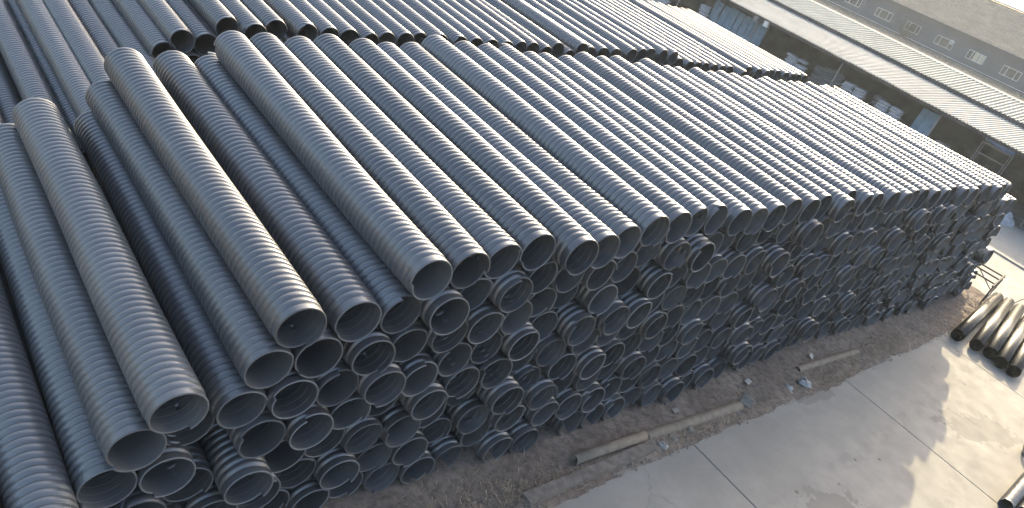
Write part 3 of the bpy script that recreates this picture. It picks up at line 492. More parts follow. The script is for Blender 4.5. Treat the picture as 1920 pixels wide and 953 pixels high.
# dirt strip between slab edge and stack, slightly heaped
nx, ny = 430, 34
X0, X1, Y0_, Y1_ = -4.0, 30.6, 4.17, 6.9
xs = np.linspace(X0, X1, nx); ys = np.linspace(Y0_, Y1_, ny)
GX, GY = np.meshgrid(xs, ys, indexing='ij')
rs = np.random.RandomState(4)


def vnoise(X, Y, s, seed):
    r = np.random.RandomState(seed).rand(256, 256)
    u, v = X * s + 40, Y * s + 40
    i, j = np.floor(u).astype(int), np.floor(v).astype(int)
    fu, fv = u - i, v - j
    fu, fv = fu * fu * (3 - 2 * fu), fv * fv * (3 - 2 * fv)
    q = lambda a, b: r[a % 256, b % 256]
    return (q(i, j) * (1 - fu) + q(i + 1, j) * fu) * (1 - fv) + (q(i, j + 1) * (1 - fu) + q(i + 1, j + 1) * fu) * fv


GZ = -0.035 + 0.06 * vnoise(GX, GY, 1.1, 1) + 0.035 * vnoise(GX, GY, 4.0, 2) + 0.025 * vnoise(GX, GY, 11.0, 3)
edge = np.clip((GY - 4.17) / 0.16, 0, 1)
GZ = -0.05 + (GZ + 0.05) * edge + 0.02 * (edge < 1) * vnoise(GX, GY, 6.0, 5)
idx = np.arange(nx * ny).reshape(nx, ny)
F = np.stack([idx[:-1, :-1], idx[1:, :-1], idx[1:, 1:], idx[:-1, 1:]], -1).reshape(-1, 4)
o = link('dirt_strip', np_mesh('dirt_strip', np.stack([GX, GY, GZ], -1).reshape(-1, 3), F, M['dirt']))
tag(o, 'strip of brown dirt and rubble along the foot of the stack', 'dirt', kind='structure')

# dirt washed over the slab edge: thin irregular spills
for (cx, cy, a, b) in ((17.2, 4.25, 1.5, 0.16), (19.6, 4.3, 1.2, 0.13), (8.3, 4.22, 1.4, 0.1), (11.5, 4.24, 1.7, 0.09), (14.3, 4.25, 1.2, 0.1), (22.4, 4.28, 1.6, 0.12)):
    n = 60
    mb = MB()
    vs = [(cx, cy, 0.018)]
    for k in range(n):
        th = 2 * math.pi * k / n
        f = 0.75 + 0.5 * rnd.random()
        vs.append((cx + a * f * math.cos(th), cy + b * f * math.sin(th), 0.004))
    mb.add(vs, [(0, 1 + k, 1 + (k + 1) % n) for k in range(n)])
    o = mb.build('dirt_spill', M['dirt'], None, True)
    tag(o, 'thin tongue of dirt washed over the concrete edge', 'dirt', 'dirt spills on the slab edge', 'structure')

# gravel and dry grass: nobody could count them
mb = MB()
for k in range(2600):
    x = rnd.uniform(2.0, 29.5); y = rnd.gauss(4.55, 0.28)
    if y < 4.12 or y > 5.4: continue
    s = rnd.uniform(0.008, 0.03) * (1.8 if rnd.random() < 0.06 else 1)
    z = 0.01
    p = [(x + s * rnd.uniform(.7, 1.3), y, z), (x, y + s * rnd.uniform(.7, 1.3), z), (x - s * rnd.uniform(.7, 1.3), y, z), (x, y - s * rnd.uniform(.7, 1.3), z), (x + s * .2, y + s * .1, z + s * rnd.uniform(.5, 1.0)), (x, y, z - s * .6)]
    mb.add(p, [(0, 1, 4), (1, 2, 4), (2, 3, 4), (3, 0, 4), (1, 0, 5), (2, 1, 5), (3, 2, 5), (0, 3, 5)])
tag(mb.build('gravel', M['stone']), 'loose pebbles and crumbs scattered over the dirt strip', 'gravel', kind='stuff')
mb = MB()
for (cx, cy, sx, sy, n) in ((8.2, 4.5, .55, .14, 420), (7.3, 4.75, .5, .25, 260), (17.6, 4.38, .9, .16, 520), (19.4, 4.62, 1.2, .2, 420), (12.2, 4.36, 1.3, .08, 260), (10.9, 4.42, .8, .06, 160), (22.0, 4.6, 1.6, .2, 300), (14.8, 4.6, 1.2, .25, 220), (6.0, 4.7, .6, .3, 200)):
    for k in range(n):
        x, y = rnd.gauss(cx, sx), rnd.gauss(cy, sy)
        if y < 4.15: y = 4.15 + abs(rnd.gauss(0, .06))
        a = rnd.uniform(0, 6.283); L = rnd.uniform(.07, .22); h = rnd.uniform(.0, .09); w = rnd.uniform(.003, .006)
        dx, dy = math.cos(a), math.sin(a)
        z = 0.012
        mb.add([(x - dy * w, y + dx * w, z), (x + dy * w, y - dx * w, z), (x + dx * L * .6 + dy * w, y + dy * L * .6 - dx * w, z + h), (x + dx * L * .6 - dy * w, y + dy * L * .6 + dx * w, z + h), (x + dx * L, y + dy * L, z + h * .7)],
               [(0, 1, 2, 3), (3, 2, 4)])
tag(mb.build('dry_grass', M['straw']), 'tufts of dead straw-coloured grass along the concrete edge', 'grass', kind='stuff')

# ------------------------------------------------------------------ long open shed beyond the stack
shed = empty('storage_shed', (43.8, 20.0, 0))
tag(shed, 'long open-fronted storage shed with pale ribbed metal roofs', 'shed')
SY0, SY1 = 2.0, 45.0


def roof_sheet(w, xa, za, xb, zb, pitch, hgt, top_frac):
    """one trapezoid-ribbed sheet, w wide along y, spanning xa..xb"""
    prof = []
    n = max(1, round(w / pitch))
    p = w / n
    for k in range(n):
        y = k * p
        prof += [(y, 0), (y + p * (1 - top_frac) * .5, 0), (y + p * (1 - top_frac) * .5 + p * .09, hgt), (y + p * (1 - top_frac) * .5 + p * .09 + p * top_frac * .6, hgt), (y + p * (1 - top_frac) * .5 + p * .18 + p * top_frac * .6, 0)]
    prof.append((w, 0))
    N = len(prof)
    vs, fs = [], []
    for dz in (0, -0.012):
        for (x, z) in ((xa, za), (xb, zb)):
            vs += [(x, y, z + h + dz) for y, h in prof]
    for i in range(N - 1):
        fs.append((i, N + i, N + i + 1, i + 1))
        fs.append((2 * N + i + 1, 3 * N + i + 1, 3 * N + i, 2 * N + i))
        fs.append((i + 1, 2 * N + i + 1, 2 * N + i, i))
        fs.append((N + i, 3 * N + i, 3 * N + i + 1, N + i + 1))
    return MB().add(vs, fs)


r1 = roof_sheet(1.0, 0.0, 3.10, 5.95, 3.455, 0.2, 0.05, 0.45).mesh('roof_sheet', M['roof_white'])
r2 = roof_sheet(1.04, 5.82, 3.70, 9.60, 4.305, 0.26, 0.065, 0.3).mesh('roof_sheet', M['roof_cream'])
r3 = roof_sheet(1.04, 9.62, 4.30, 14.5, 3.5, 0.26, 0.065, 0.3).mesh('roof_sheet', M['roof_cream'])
k = 0
y = SY0
while y < SY1:
    o = link('roof_sheet', r1, shed); o.location = (rnd.uniform(-.035, .035), y - 20.0, rnd.uniform(-.006, .006))
    y += 1.003
y = SY0
while y < SY1:
    dz = rnd.uniform(-.004, .004)
    o = link('roof_sheet', r2, shed); o.location = (rnd.uniform(-.03, .03), y - 20.0, dz)
    o = link('roof_sheet', r3, shed); o.location = (0, y - 20.0, dz)
    y += 1.043
y = SY0
while y < SY1:
    MB().add([(9.42, 0, 4.335), (9.62, 0, 4.40), (9.86, 0, 4.335), (9.42, 3.0, 4.335), (9.62, 3.0, 4.40), (9.86, 3.0, 4.335), (9.42, 0, 4.32), (9.86, 0, 4.32), (9.42, 3.0, 4.32), (9.86, 3.0, 4.32)],
             [(0, 1, 4, 3), (1, 2, 5, 4), (0, 3, 8, 6), (2, 7, 9, 5), (6, 8, 9, 7), (0, 6, 7, 2, 1), (3, 4, 5, 9, 8)]).build('ridge_cap', M['cap'], shed).location = (0, y - 20.0 + .003, 0)
    y += 3.01
MB().box(5.86, 5.93, SY0 - 20, SY1 - 20, 3.40, 3.69).build('fascia', M['dark_fascia'], shed)
MB().box(0.10, 0.22, SY0 - 20, SY1 - 20, 2.93, 3.06).build('eave_beam', M['dark_fascia'], shed)
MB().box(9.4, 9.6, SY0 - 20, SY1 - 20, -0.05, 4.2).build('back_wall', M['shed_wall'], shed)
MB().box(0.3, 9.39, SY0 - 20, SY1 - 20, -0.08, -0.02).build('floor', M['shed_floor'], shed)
for yp in (7.9, 14.2, 20.5, 26.8, 33.1, 39.4):
    MB().tube([(0.4, yp - 20, -0.03), (0.4, yp - 20, 2.99)], 0.05, 8).build('post', M['steel'], shed, True)
    MB().bar((0.45, yp - 20 + .1, 2.98), (9.3, yp - 20 + .1, 3.55), 0.06, 0.12).build('rafter', M['dark_fascia'], shed)
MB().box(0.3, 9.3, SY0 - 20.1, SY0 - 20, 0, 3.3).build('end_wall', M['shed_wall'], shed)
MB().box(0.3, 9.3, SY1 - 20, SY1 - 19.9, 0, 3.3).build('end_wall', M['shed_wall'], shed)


# sacks: a pillow shape used by all
def pillow():
    mb = MB()
    nu, nv = 12, 7
    vs, fs = [], []
    for j in range(nv):
        ph = -math.pi / 2 + math.pi * j / (nv - 1)
        for i in range(nu):
            th = 2 * math.pi * i / nu
            e = lambda v, k: math.copysign(abs(v) ** k, v)
            vs.append((0.24 * e(math.cos(ph), .5) * e(math.cos(th), .45), 0.40 * e(math.cos(ph), .5) * e(math.sin(th), .45), 0.095 * e(math.sin(ph), .75)))
    for j in range(nv - 1):
        for i in range(nu):
            fs.append((j * nu + i, j * nu + (i + 1) % nu, (j + 1) * nu + (i + 1) % nu, (j + 1) * nu + i))
    return mb.add(vs, fs)


sack_w = pillow().mesh('sack', M['sack'], True)
sack_g = pillow().mesh('sack', M['sack_grey'], True)
ORD = ['first', 'second', 'third', 'fourth', 'fifth', 'sixth', 'seventh', 'eighth', 'ninth', 'tenth', 'eleventh', 'twelfth', 'thirteenth', 'fourteenth', 'fifteenth', 'sixteenth', 'seventeenth', 'eighteenth', 'nineteenth']
TENS = {2: ('twentieth', 'twenty'), 3: ('thirtieth', 'thirty'), 4: ('fortieth', 'forty'), 5: ('fiftieth', 'fifty'), 6: ('sixtieth', 'sixty')}


def nth(i):                       # 1-based
    if i < 20: return ORD[i - 1]
    t_, u_ = divmod(i, 10)
    return TENS[t_][0] if u_ == 0 else TENS[t_][1] + '-' + ORD[u_ - 1]


def sack_stack(where, y0, y1, ztop, x, mesh, colour):
    n = max(1, round((y1 - y0) / 0.74))
    rows_ = int(ztop / 0.165)
    for r in range(rows_):
        for c in range(n):
            if r >= rows_ - 2 and rnd.random() < 0.25 and n > 1: continue
            o = link('sack', mesh)
            o.location = (x + rnd.uniform(-.06, .06), y0 + (c + .5) * (y1 - y0) / n + rnd.uniform(-.05, .05), 0.09 + r * 0.163)
            o.rotation_euler = (rnd.uniform(-.07, .07), rnd.uniform(-.1, .1), rnd.uniform(-.14, .14))
            o.scale = (1, rnd.uniform(.92, 1.05), 1)
            lay = rows_ - r
            tag(o, '%s sack, %s, %s layer down%s' % (colour, where, nth(lay), ', %s from right' % nth(c + 1) if n > 1 else ''), 'sack', 'sacks stored under the shed roof')


for (where, a, b, zt, x, me, colr) in (
        ('left of the dim shed pile', 22.95, 24.5, 1.85, 45.4, sack_w, 'bluish white'),
        ('dim shed pile near post', 21.0, 23.0, 2.1, 46.6, sack_g, 'grey'),
        ('shed stack right of post', 18.75, 20.35, 2.1, 45.3, sack_w, 'pale'),
        ('shadowed stack behind pale ones', 17.95, 18.65, 2.1, 46.3, sack_g, 'dull grey'),
        ('stack nearest lone blue panels', 16.35, 17.95, 2.05, 45.3, sack_w, 'white'),
        ('low pile left of tarpaulin', 12.8, 14.0, 1.5, 45.6, sack_g, 'dusty grey'),
        ('stack beside blue panel row', 31.2, 31.95, 2.1, 45.3, sack_w, 'clean white'),
        ('stack at far shed end', 34.9, 37.0, 1.5, 45.6, sack_w, 'faded white')):
    sack_stack(where, a, b, zt, x, me, colr)

# blue sheets standing on edge against each other
y = 26.75
i = 0
while y < 31.0:
    w = rnd.choice((0.28, 0.34, 0.42))
    hgt = rnd.uniform(2.45, 2.7)
    lean = rnd.uniform(-.05, .02)
    xb = 45.35 + rnd.uniform(-.07, .07)
    mb = MB()
    vs = []
    for (z, dx) in ((0.0, 0.0), (hgt, 0.28)):
        vs += [(dx, 0, z), (dx, w * .12, z), (dx - .03, w * .2, z), (dx - .03, w * .8, z), (dx, w * .88, z), (dx, w, z), (dx + .05, w, z), (dx + .05, 0, z)]
    fs = [tuple(range(8))[::-1], tuple(range(8, 16))] + [(q, (q + 1) % 8, 8 + (q + 1) % 8, 8 + q) for q in range(8)]
    o = mb.add(vs, fs).build('blue_sheet_bundle', M['blue'])
    o.location = (xb, y, -0.02); o.rotation_euler = (lean, 0, rnd.uniform(-.06, .06))
    i += 1
    tag(o, 'tall blue sheet leaning in the shed row, %s from its right-hand end' % nth(i), 'panel', 'blue sheets leaning in the shed')
    y += w + rnd.uniform(-.02, .03)
for (ya, yb, lab) in ((14.62, 15.3, 'wide blue sheet standing beside the shed post right of the sacks'), (15.32, 15.66, 'narrow blue sheet between the wide blue sheet and the pale sacks')):
    o = MB().add([(0, 0, 0), (0, yb - ya, 0), (.04, yb - ya, 0), (.04, 0, 0), (.25, 0, 2.65), (.25, yb - ya, 2.6), (.29, yb - ya, 2.6), (.29, 0, 2.65)],
                 [(0, 1, 2, 3), (7, 6, 5, 4), (1, 0, 4, 5), (2, 1, 5, 6), (3, 2, 6, 7), (0, 3, 7, 4)]).build('blue_sheet_bundle', M['blue'])
    o.location = (45.3, ya, -0.02)
    tag(o, lab, 'panel', 'blue sheets leaning in the shed')

# blue tarp bundled under the eave, and the stand it lies on
mb = MB()
pts = [(44.75, 10.25, 2.72), (44.8, 10.7, 2.8), (44.8, 11.1, 2.76), (44.85, 11.5, 2.86), (44.85, 11.85, 2.8)]
mb.tube(pts, [0.12, 0.19, 0.15, 0.19, 0.08], 9)
for k, v in enumerate(mb.v): mb.v[k] = (v[0] + rnd.uniform(-.035, .035), v[1], v[2] + rnd.uniform(-.04, .04))
o = mb.build('blue_tarp', M['tarp'], None, True)
tag(o, 'bright blue tarpaulin bundled under the shed eave at the right', 'tarpaulin')
st = empty('tarp_stand', (44.8, 11.05, 0))
tag(st, 'thin grey steel stand holding the blue tarpaulin', 'stand')
for (dx, dy) in ((-.25, -.75), (.25, -.75), (-.25, .75), (.25, .75)):
    MB().tube([(dx, dy, -.02), (dx, dy, 2.62)], 0.025, 6).build('leg', M['steel'], st)
MB().bar((-.27, -.75, 2.6), (-.27, .75, 2.6), .05, .05).build('rail', M['steel'], st)
MB().bar((.27, -.75, 2.6), (.27, .75, 2.6), .05, .05).build('rail', M['steel'], st)
MB().bar((-.25, -.75, 2.05), (-.25, .75, 2.05), .05, .05).build('rail', M['steel'], st)
MB().bar((-.25, .75, 2.57), (.25, .75, 2.57), .04, .04).build('cross_bar', M['steel'], st)
MB().bar((-.25, -.75, 2.57), (.25, -.75, 2.57), .04, .04).build('cross_bar', M['steel'], st)

# junction boxes under the eave
for (yy, lab) in ((26.0, 'small pale box fixed under the shed eave above the blue panels'), (26.8, 'dull grey box fixed under the shed eave near the pale box')):
    b = MB().box(-.09, .09, -.14, .14, -.16, .16).build('eave_box', M['white'] if yy < 26.5 else M['steel'])
    b.location = (43.86, yy, 2.84)
    MB().box(-.1, -.09, -.11, .11, -.13, .13).build('lid', M['white'] if yy < 26.5 else M['steel'], b)
    tag(b, lab, 'box')

# crumpled grey sheeting heaped in the lane
for (cx, cy, a, b_, h, lab) in ((43.1, 8.7, .95, .75, .55, 'crumpled grey sheeting heaped in the shaded lane'), (41.9, 9.6, .7, .6, .35, 'smaller grey sheeting heap behind the larger one in the lane')):
    n, mrs = 30, 12
    vs = [(0, 0, h)]
    for j in range(1, mrs + 1):
        for i in range(n):
            th = 2 * math.pi * i / n
            r = j / mrs
            vs.append((a * r * math.cos(th) * (1 + .12 * math.sin(5 * th)), b_ * r * math.sin(th) * (1 + .1 * math.cos(7 * th)), max(0.0, h * (1 - r ** 1.8)) + (rnd.uniform(-.06, .09) if j < mrs else 0)))
    fs = [(0, 1 + i, 1 + (i + 1) % n) for i in range(n)]
    for j in range(mrs - 1):
        for i in range(n):
            fs.append((1 + j * n + i, 1 + (j + 1) * n + i, 1 + (j + 1) * n + (i + 1) % n, 1 + j * n + (i + 1) % n))
    o = MB().add(vs, fs).build('sheeting_heap', M['grey_tarp'])
    o.location = (cx, cy, 0.0)
    tag(o, lab, 'sheeting')

# ------------------------------------------------------------------ far building with windows and tiled roof
bld = empty('far_building', (120.0, 45.0, 0))
tag(bld, 'long low grey building with pale window frames and tiled roof', 'building')
WZ0, WZ1 = 0.95, 2.18
wins = [(32.75, 35.33), (37.85, 40.38), (42.6, 45.32), (47.9, 50.2), (52.6, 55.3), (58.0, 60.6), (62.9, 65.5), (27.7, 30.3)]
wins.sort()
# wall built round the openings
bld_y0, bld_y1 = 15.0, 90.0
w = MB().box(0, .3, bld_y0 - 45, bld_y1 - 45, -0.09, WZ0).box(0, .3, bld_y0 - 45, bld_y1 - 45, WZ1, 3.75)
e = [bld_y0] + [q for ab in wins for q in ab] + [bld_y1]
for k in range(0, len(e), 2):
    w.box(0, .3, e[k] - 45, e[k + 1] - 45, WZ0 + .0005, WZ1 - .0005)
w.build('wall', M['wall'], bld)
MB().box(9.7, 10, bld_y0 - 45, bld_y1 - 45, -0.09, 3.7).build('wall', M['wall'], bld)
for k, (a, b) in enumerate(wins):
    a -= 45; b -= 45
    wd = MB().box(.10, .14, a, b, WZ0, WZ1).build('window', M['glass'], bld)
    L = b - a
    f = MB()
    t_ = .07
    f.box(.02, .16, a, b, WZ0, WZ0 + t_).box(.02, .16, a, b, WZ1 - t_, WZ1).box(.02, .16, a, a + t_, WZ0 + t_, WZ1 - t_).box(.02, .16, b - t_, b, WZ0 + t_, WZ1 - t_)
    f.build('frame', M['white'], wd)
    for q in (.26, .74):
        MB().box(.03, .15, a + L * q - .035, a + L * q + .035, WZ0 + t_, WZ1 - t_).build('mullion', M['white'], wd)
    MB().box(-.06, .02, a - .05, b + .05, WZ0 - .07, WZ0 - .003).build('sill', M['wall'], wd)
    if 37 < a + 45 < 38.5:
        MB().box(.04, .095, a + .09, a + L * .33, WZ0 + .08, WZ1 - .08).build('board', M['board'], wd)
        MB().box(.04, .095, a + L * .36, a + L * .62, WZ0 + .08, WZ1 - .08).build('board', M['board'], wd)
    else:
        MB().box(.16, .2, a + L * .3, a + L * .7, WZ0 + .1, WZ1 - .1).build('curtain', M['board'] if k % 2 else M['shed_wall'], wd)
MB().bar((-.05, bld_y0 - 45, .1), (-.05, bld_y1 - 45, .1), .06, .06).build('wall_pipe', M['white'], bld)
MB().bar((-.03, 57.5 - 45, .1), (-.03, 57.5 - 45, 3.6), .06, .06).build('downpipe', M['steel'], bld)
# stepped tile courses
mb = MB()
nc = 46
xa, za, xb, zb = -.65, 3.78, 13.4, 8.50
for k in range(nc):
    x0_, x1_ = xa + (xb - xa) * k / nc, xa + (xb - xa) * (k + 1) / nc
    z0_, z1_ = za + (zb - za) * k / nc, za + (zb - za) * (k + 1) / nc
    y_ = bld_y0 - 45.6
    Y_ = bld_y1 - 44.4
    nseg = 125
    base = len(mb.v)
    for s in range(nseg + 1):
        yy = y_ + (Y_ - y_) * s / nseg
        j = rnd.uniform(-.02, .02)
        mb.v += [(x0_ + j, yy, z0_ - .02), (x0_ + j, yy, z0_ + .11), (x1_, yy, z1_ + .02)]
    for s in range(nseg):
        q = base + 3 * s
        mb.f += [(q, q + 3, q + 4, q + 1), (q + 1, q + 4, q + 5, q + 2)]
roof = MB().add([(xa, y_, za - .06), (xb, y_, zb - .06), (23.5, y_, 4.6), (xa, Y_, za - .06), (xb, Y_, zb - .06), (23.5, Y_, 4.6), (xa, y_, za - .2), (xa, Y_, za - .2), (23.5, y_, 4.4), (23.5, Y_, 4.4)],
         [(0, 3, 4, 1), (1, 4, 5, 2), (6, 8, 9, 7), (0, 6, 7, 3), (2, 5, 9, 8), (0, 1, 2, 8, 6), (3, 7, 9, 5, 4)]).build('roof', M['wall'], bld)
tiles = mb.build('tile_courses', M['tile'], roof)
tiles['kind'] = 'stuff'
MB().box(-.62, -.5, y_, Y_, 3.62, 3.74).build('gutter', M['steel'], roof)
# small white outdoor unit on the wall
ac = MB().box(-.28, -.02, -.2, .2, -.3, .3).build('wall_unit', M['white'])
ac.location = (120.0, 42.93, 1.98)
MB().tube([(-.285, 0, 0), (-.30, 0, 0)], .15, 12).build('fan_grille', M['steel'], ac)
tag(ac, 'small white unit on the far building wall beside a window', 'unit')
# grey shed behind, with a pale eave edge
gs = empty('grey_shed', (150.0, 60.0, 0))
tag(gs, 'large plain grey metal-roofed shed behind the tiled roof', 'shed')
MB().box(0, .3, -60, 60, -.09, 8.7).build('wall', M['wall'], gs)
MB().add([(-.4, -60, 9.0), (-.4, 60, 9.0), (30, 60, 11.5), (30, -60, 11.5), (-.4, -60, 8.75), (-.4, 60, 8.75), (30, 60, 11.2), (30, -60, 11.2)],
         [(0, 3, 2, 1), (4, 5, 6, 7), (0, 1, 5, 4), (1, 2, 6, 5), (2, 3, 7, 6), (3, 0, 4, 7)]).build('roof', M['grey_metal'], gs)
MB().box(-.62, -.41, -60, 60, 8.82, 9.06).build('gutter', M['white'], gs)

# leafless creeper and shrub against the far wall
sh = empty('shrub', (119.3, 49.3, -.05))
tag(sh, 'thin dark shrub growing against the far building wall', 'shrub')
mb = MB(); lf = MB()
for k in range(26):
    a = rnd.uniform(-1.5, 1.5)
    top = (rnd.uniform(-.2, .45), a * 1.7 + rnd.gauss(0, .4), rnd.uniform(1.6, 3.4))
    mid = (rnd.uniform(-.2, .3), a * .9, top[2] * .5)
    mb.tube([(0, a * .2, 0), mid, top], [.03, .018, .006], 5, False)
    for q in range(26):
        f = rnd.uniform(.35, 1.05)
        c = Vector(mid).lerp(Vector(top), max(0, (f - .5) * 2)) + Vector((rnd.gauss(0, .15), rnd.gauss(0, .3), rnd.gauss(0, .18)))
        s = rnd.uniform(.03, .08)
        u = Vector((rnd.gauss(0, 1), rnd.gauss(0, 1), rnd.gauss(0, 1))).normalized() * s
        v = u.cross(Vector((rnd.gauss(0, 1), rnd.gauss(0, 1), rnd.gauss(0, 1)))).normalized() * s * .6
        lf.add([c - u, c + v, c + u, c - v], [(0, 1, 2, 3)])
mb.build('trunk', M['bark'], sh); lf.build('crown', M['leaf'], sh)['kind'] = 'stuff'
mb = MB()
for k in range(2200):
    x, y = rnd.uniform(106, 119), rnd.uniform(22, 70)
    h = rnd.uniform(.15, .5); a = rnd.uniform(0, 6.28); L = rnd.uniform(.1, .3)
    mb.add([(x - .03, y, -.09), (x + .03, y, -.09), (x + math.cos(a) * L, y + math.sin(a) * L, h)], [(0, 1, 2)])
tag(mb.build('dry_weeds', M['straw']), 'strip of dry weeds between the shed ridge and far building', 'weeds', kind='stuff')

# ------------------------------------------------------------------ ribbed pipes
END0, END1 = .25, .8


def ribbed(name, R_in, R_out, pitch, turns, N, mseg, amp, bow=0.0):
    """helically wound pipe: outer wall, bore and end face as three meshes; runs along +y from y=0.
    The winding ends in a step one pitch deep, as on the real pipes."""
    J = mseg * turns
    i = np.arange(N); th = 2 * np.pi * i / N
    j = np.arange(J + mseg + 1)
    q_ = (j % mseg) / mseg
    a_ = np.pi * np.clip((q_ - 1 / mseg) / (1 - 1 / mseg), 0, 1)
    f_ = np.where(q_ == 0, 0.0, 0.17 + 0.83 * (0.6 * (0.5 - 0.5 * np.cos(a_)) + 0.4 * a_ / np.pi))   # narrow flat valley, then a rounded rib
    prof = np.minimum(1.0, 1.15 * np.sin(a_)) ** 0.8
    prof[q_ == 0] = 0.0
    rad = R_out - amp + amp * prof
    rad[:mseg] = R_out - amp * 0.35
    rad[0] -= .003
    rad[mseg] = R_out - amp
    RR = np.repeat(rad[None, :], N, 0)
    YY = pitch * (i[:, None] / N) + pitch * (j // mseg + f_)[None, :]
    ye = pitch * (END0 + (END1 - END0) * i / N)       # the cut end: nearly flat with a small step where the winding stops
    cf = np.arange(mseg) / mseg
    YY[:, :mseg] = ye[:, None] + (YY[:, mseg][:, None] - ye[:, None]) * cf[None, :]
    # rows are (i, j); the seam joins (N-1, j) to (0, j+mseg)
    Jn = J + mseg + 1
    V = np.stack([RR * np.cos(th)[:, None], YY, RR * np.sin(th)[:, None]], -1).reshape(-1, 3)
    id_ = np.arange(N * Jn).reshape(N, Jn)
    q = [np.stack([id_[:-1, :-1], id_[:-1, 1:], id_[1:, 1:], id_[1:, :-1]], -1).reshape(-1, 4),
         np.stack([id_[-1, :Jn - 1 - mseg], id_[-1, 1:Jn - mseg], id_[0, mseg + 1:], id_[0, mseg:-1]], -1).reshape(-1, 4)]
    Lt = pitch * turns
    sag = lambda W: W + np.stack([bow * (1 - (2 * W[:, 1] / Lt - 1) ** 2), 0 * W[:, 1], 0.4 * bow * np.sin(W[:, 1] / Lt * 7.0)], -1)
    V = sag(V)
    wall = np_mesh(name, V, np.concatenate(q), M['pipe'])
    # bore
    jb = np.array(list(range(0, mseg * 3 + 1)) + list(range(mseg * 4, J + mseg + 1, mseg)))
    Lb = len(jb)
    Rb = np.where(jb % mseg == 0, R_in + .002, R_in)
    Yb = pitch * (i[:, None] / N) + pitch * jb[None, :] / mseg
    sel = jb < mseg
    Yb[:, sel] = ye[:, None] + (pitch * (i / N + 1) - ye)[:, None] * (jb[sel] / mseg)[None, :]
    Vb = np.stack([Rb[None] * np.cos(th)[:, None], Yb, Rb[None] * np.sin(th)[:, None]], -1).reshape(-1, 3)
    ib = np.arange(N * Lb).reshape(N, Lb)
    f1 = np.stack([ib[:-1, :-1], ib[1:, :-1], ib[1:, 1:], ib[:-1, 1:]], -1).reshape(-1, 4)
    look = {int(v): n for n, v in enumerate(jb)}
    f2 = []
    for n in range(Lb - 1):
        a, b = int(jb[n]) + mseg, int(jb[n + 1]) + mseg
        if a in look and b in look: f2.append((ib[-1, n], ib[0, look[a]], ib[0, look[b]], ib[-1, n + 1]))
    liner = np_mesh(name + '_bore', sag(Vb), np.concatenate([f1, np.array(f2)]), M['liner'])
    # end face with a rounded lip, plus the step
    lip = [(R_out - amp * .3 - .0005, .006), (R_out - amp * .3 - .004, -.002), ((R_in + R_out - amp * .3) / 2, -.005), (R_in + .003, -.002), (R_in - .0005, .006)]
    K = len(lip)
    Vr, Fr = [], []
    for n in range(N + 1):
        a = 2 * np.pi * n / N
        for (r, dy) in lip:
            Vr.append((r * math.cos(a), pitch * (END0 + (END1 - END0) * n / N) + dy, r * math.sin(a)))
    for n in range(N):
        for k in range(K - 1):
            Fr.append((n * K + k, n * K + k + 1, (n + 1) * K + k + 1, (n + 1) * K + k))
    b = len(Vr)
    c = pitch
    Vr += [(lip[0][0], c * END0, 0), (lip[-1][0], c * END0, 0), (lip[-1][0], c * END1, 0), (lip[0][0], c * END1, 0)]
    Fr.append((b, b + 1, b + 2, b + 3))
    rim = np_mesh(name + '_rim', np.array(Vr), np.array(Fr), M['rim'])
    return wall, liner, rim


BIGS = [ribbed('corrugated_pipe', .2615, .291, .1, 62, 48, 8, am, bw) for am, bw in ((.0285, .012), (.029, -.02), (.0275, .025))]
BIG = BIGS[0]
SMALL = ribbed('slim_corrugated_pipe', .211, .237, .088, 70, 32, 7, .025)
FINE = ribbed('small_corrugated_pipe', .130, .150, .052, 115, 28, 6, .016)


def place_pipe(name, meshes, x, y, z, dust, label, cat, group, roll, jit=.004, ends=True, rz=0.0, length=1.0):
    o = link(name, meshes[0])
    o.location = (x, y, z)
    o.rotation_euler = Matrix.Rotation(rz + rnd.gauss(0, jit), 3, 'Z').to_euler()
    o.rotation_euler.rotate_axis('X', rnd.gauss(0, jit * .5))
    o.rotation_euler.rotate_axis('Y', roll)
    ov = rnd.gauss(0, .014)
    o.scale = (1 + ov, length, 1 - ov)
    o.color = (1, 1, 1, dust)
    tag(o, label, cat, group)
    if ends:
        for nm, me in (('inner_liner', meshes[1]), ('end_rim', meshes[2])):
            c = link(nm, me, o)
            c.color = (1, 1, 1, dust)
    return o


front = [r.split(',') for r in FRONT.split()]
front = [(float(a), float(b), float(c), int(d), int(e), f) for a, b, c, d, e, f in front]
rear = [tuple(float(q) for q in r.split(',')) for r in REAR.split()]
SPECIAL = {
    'A': 'sunlit ribbed pipe on the left slope of the front stack, brightest one left of step',
    'A2': 'ribbed pipe with small glints, directly right of the brightest pipe on the left slope',
    'A3': 'dark ribbed pipe tucked under the tall step, right of the glinting pipe',
    'B': 'dark ribbed pipe just below and left of the brightest sunlit pipe',
    'C': 'dark blue-grey ribbed pipe in the gap right of the proud dusty pipe',
    'D': 'dusty grey ribbed pipe standing proud on the lower left slope of the stack',
    'E': 'dusty grey ribbed pipe just left of the proud dusty one',
    'F': 'dusty grey ribbed pipe ending at the lower left, lowest visible mouth on the slope',
    'T1': 'sunlit ribbed pipe at the left end of the high top layer',
}
LEN = {'A': 1.005, 'A2': 1.04, 'A3': 1.04, 'T1': 1.015, 'B': 1.0, 'C': 1.0, 'D': .985, 'E': .985}
ROLL = {'D': 1.05, 'A': 1.15, 'B': -.6, 'C': -.4, 'E': 2.4, 'F': 2.6, 'T4': 2.7, 'T5': 2.5, 'T7': 2.7}
by_row = {}
for k, r in enumerate(front): by_row.setdefault(r[3], []).append(k)
order = {}
for r, ks in by_row.items():
    for n, k in enumerate(sorted(ks, key=lambda q: front[q][0])): order[k] = n + 1
rest = []
GROUP_F = 'large ribbed pipes of the front stack'
low = 0
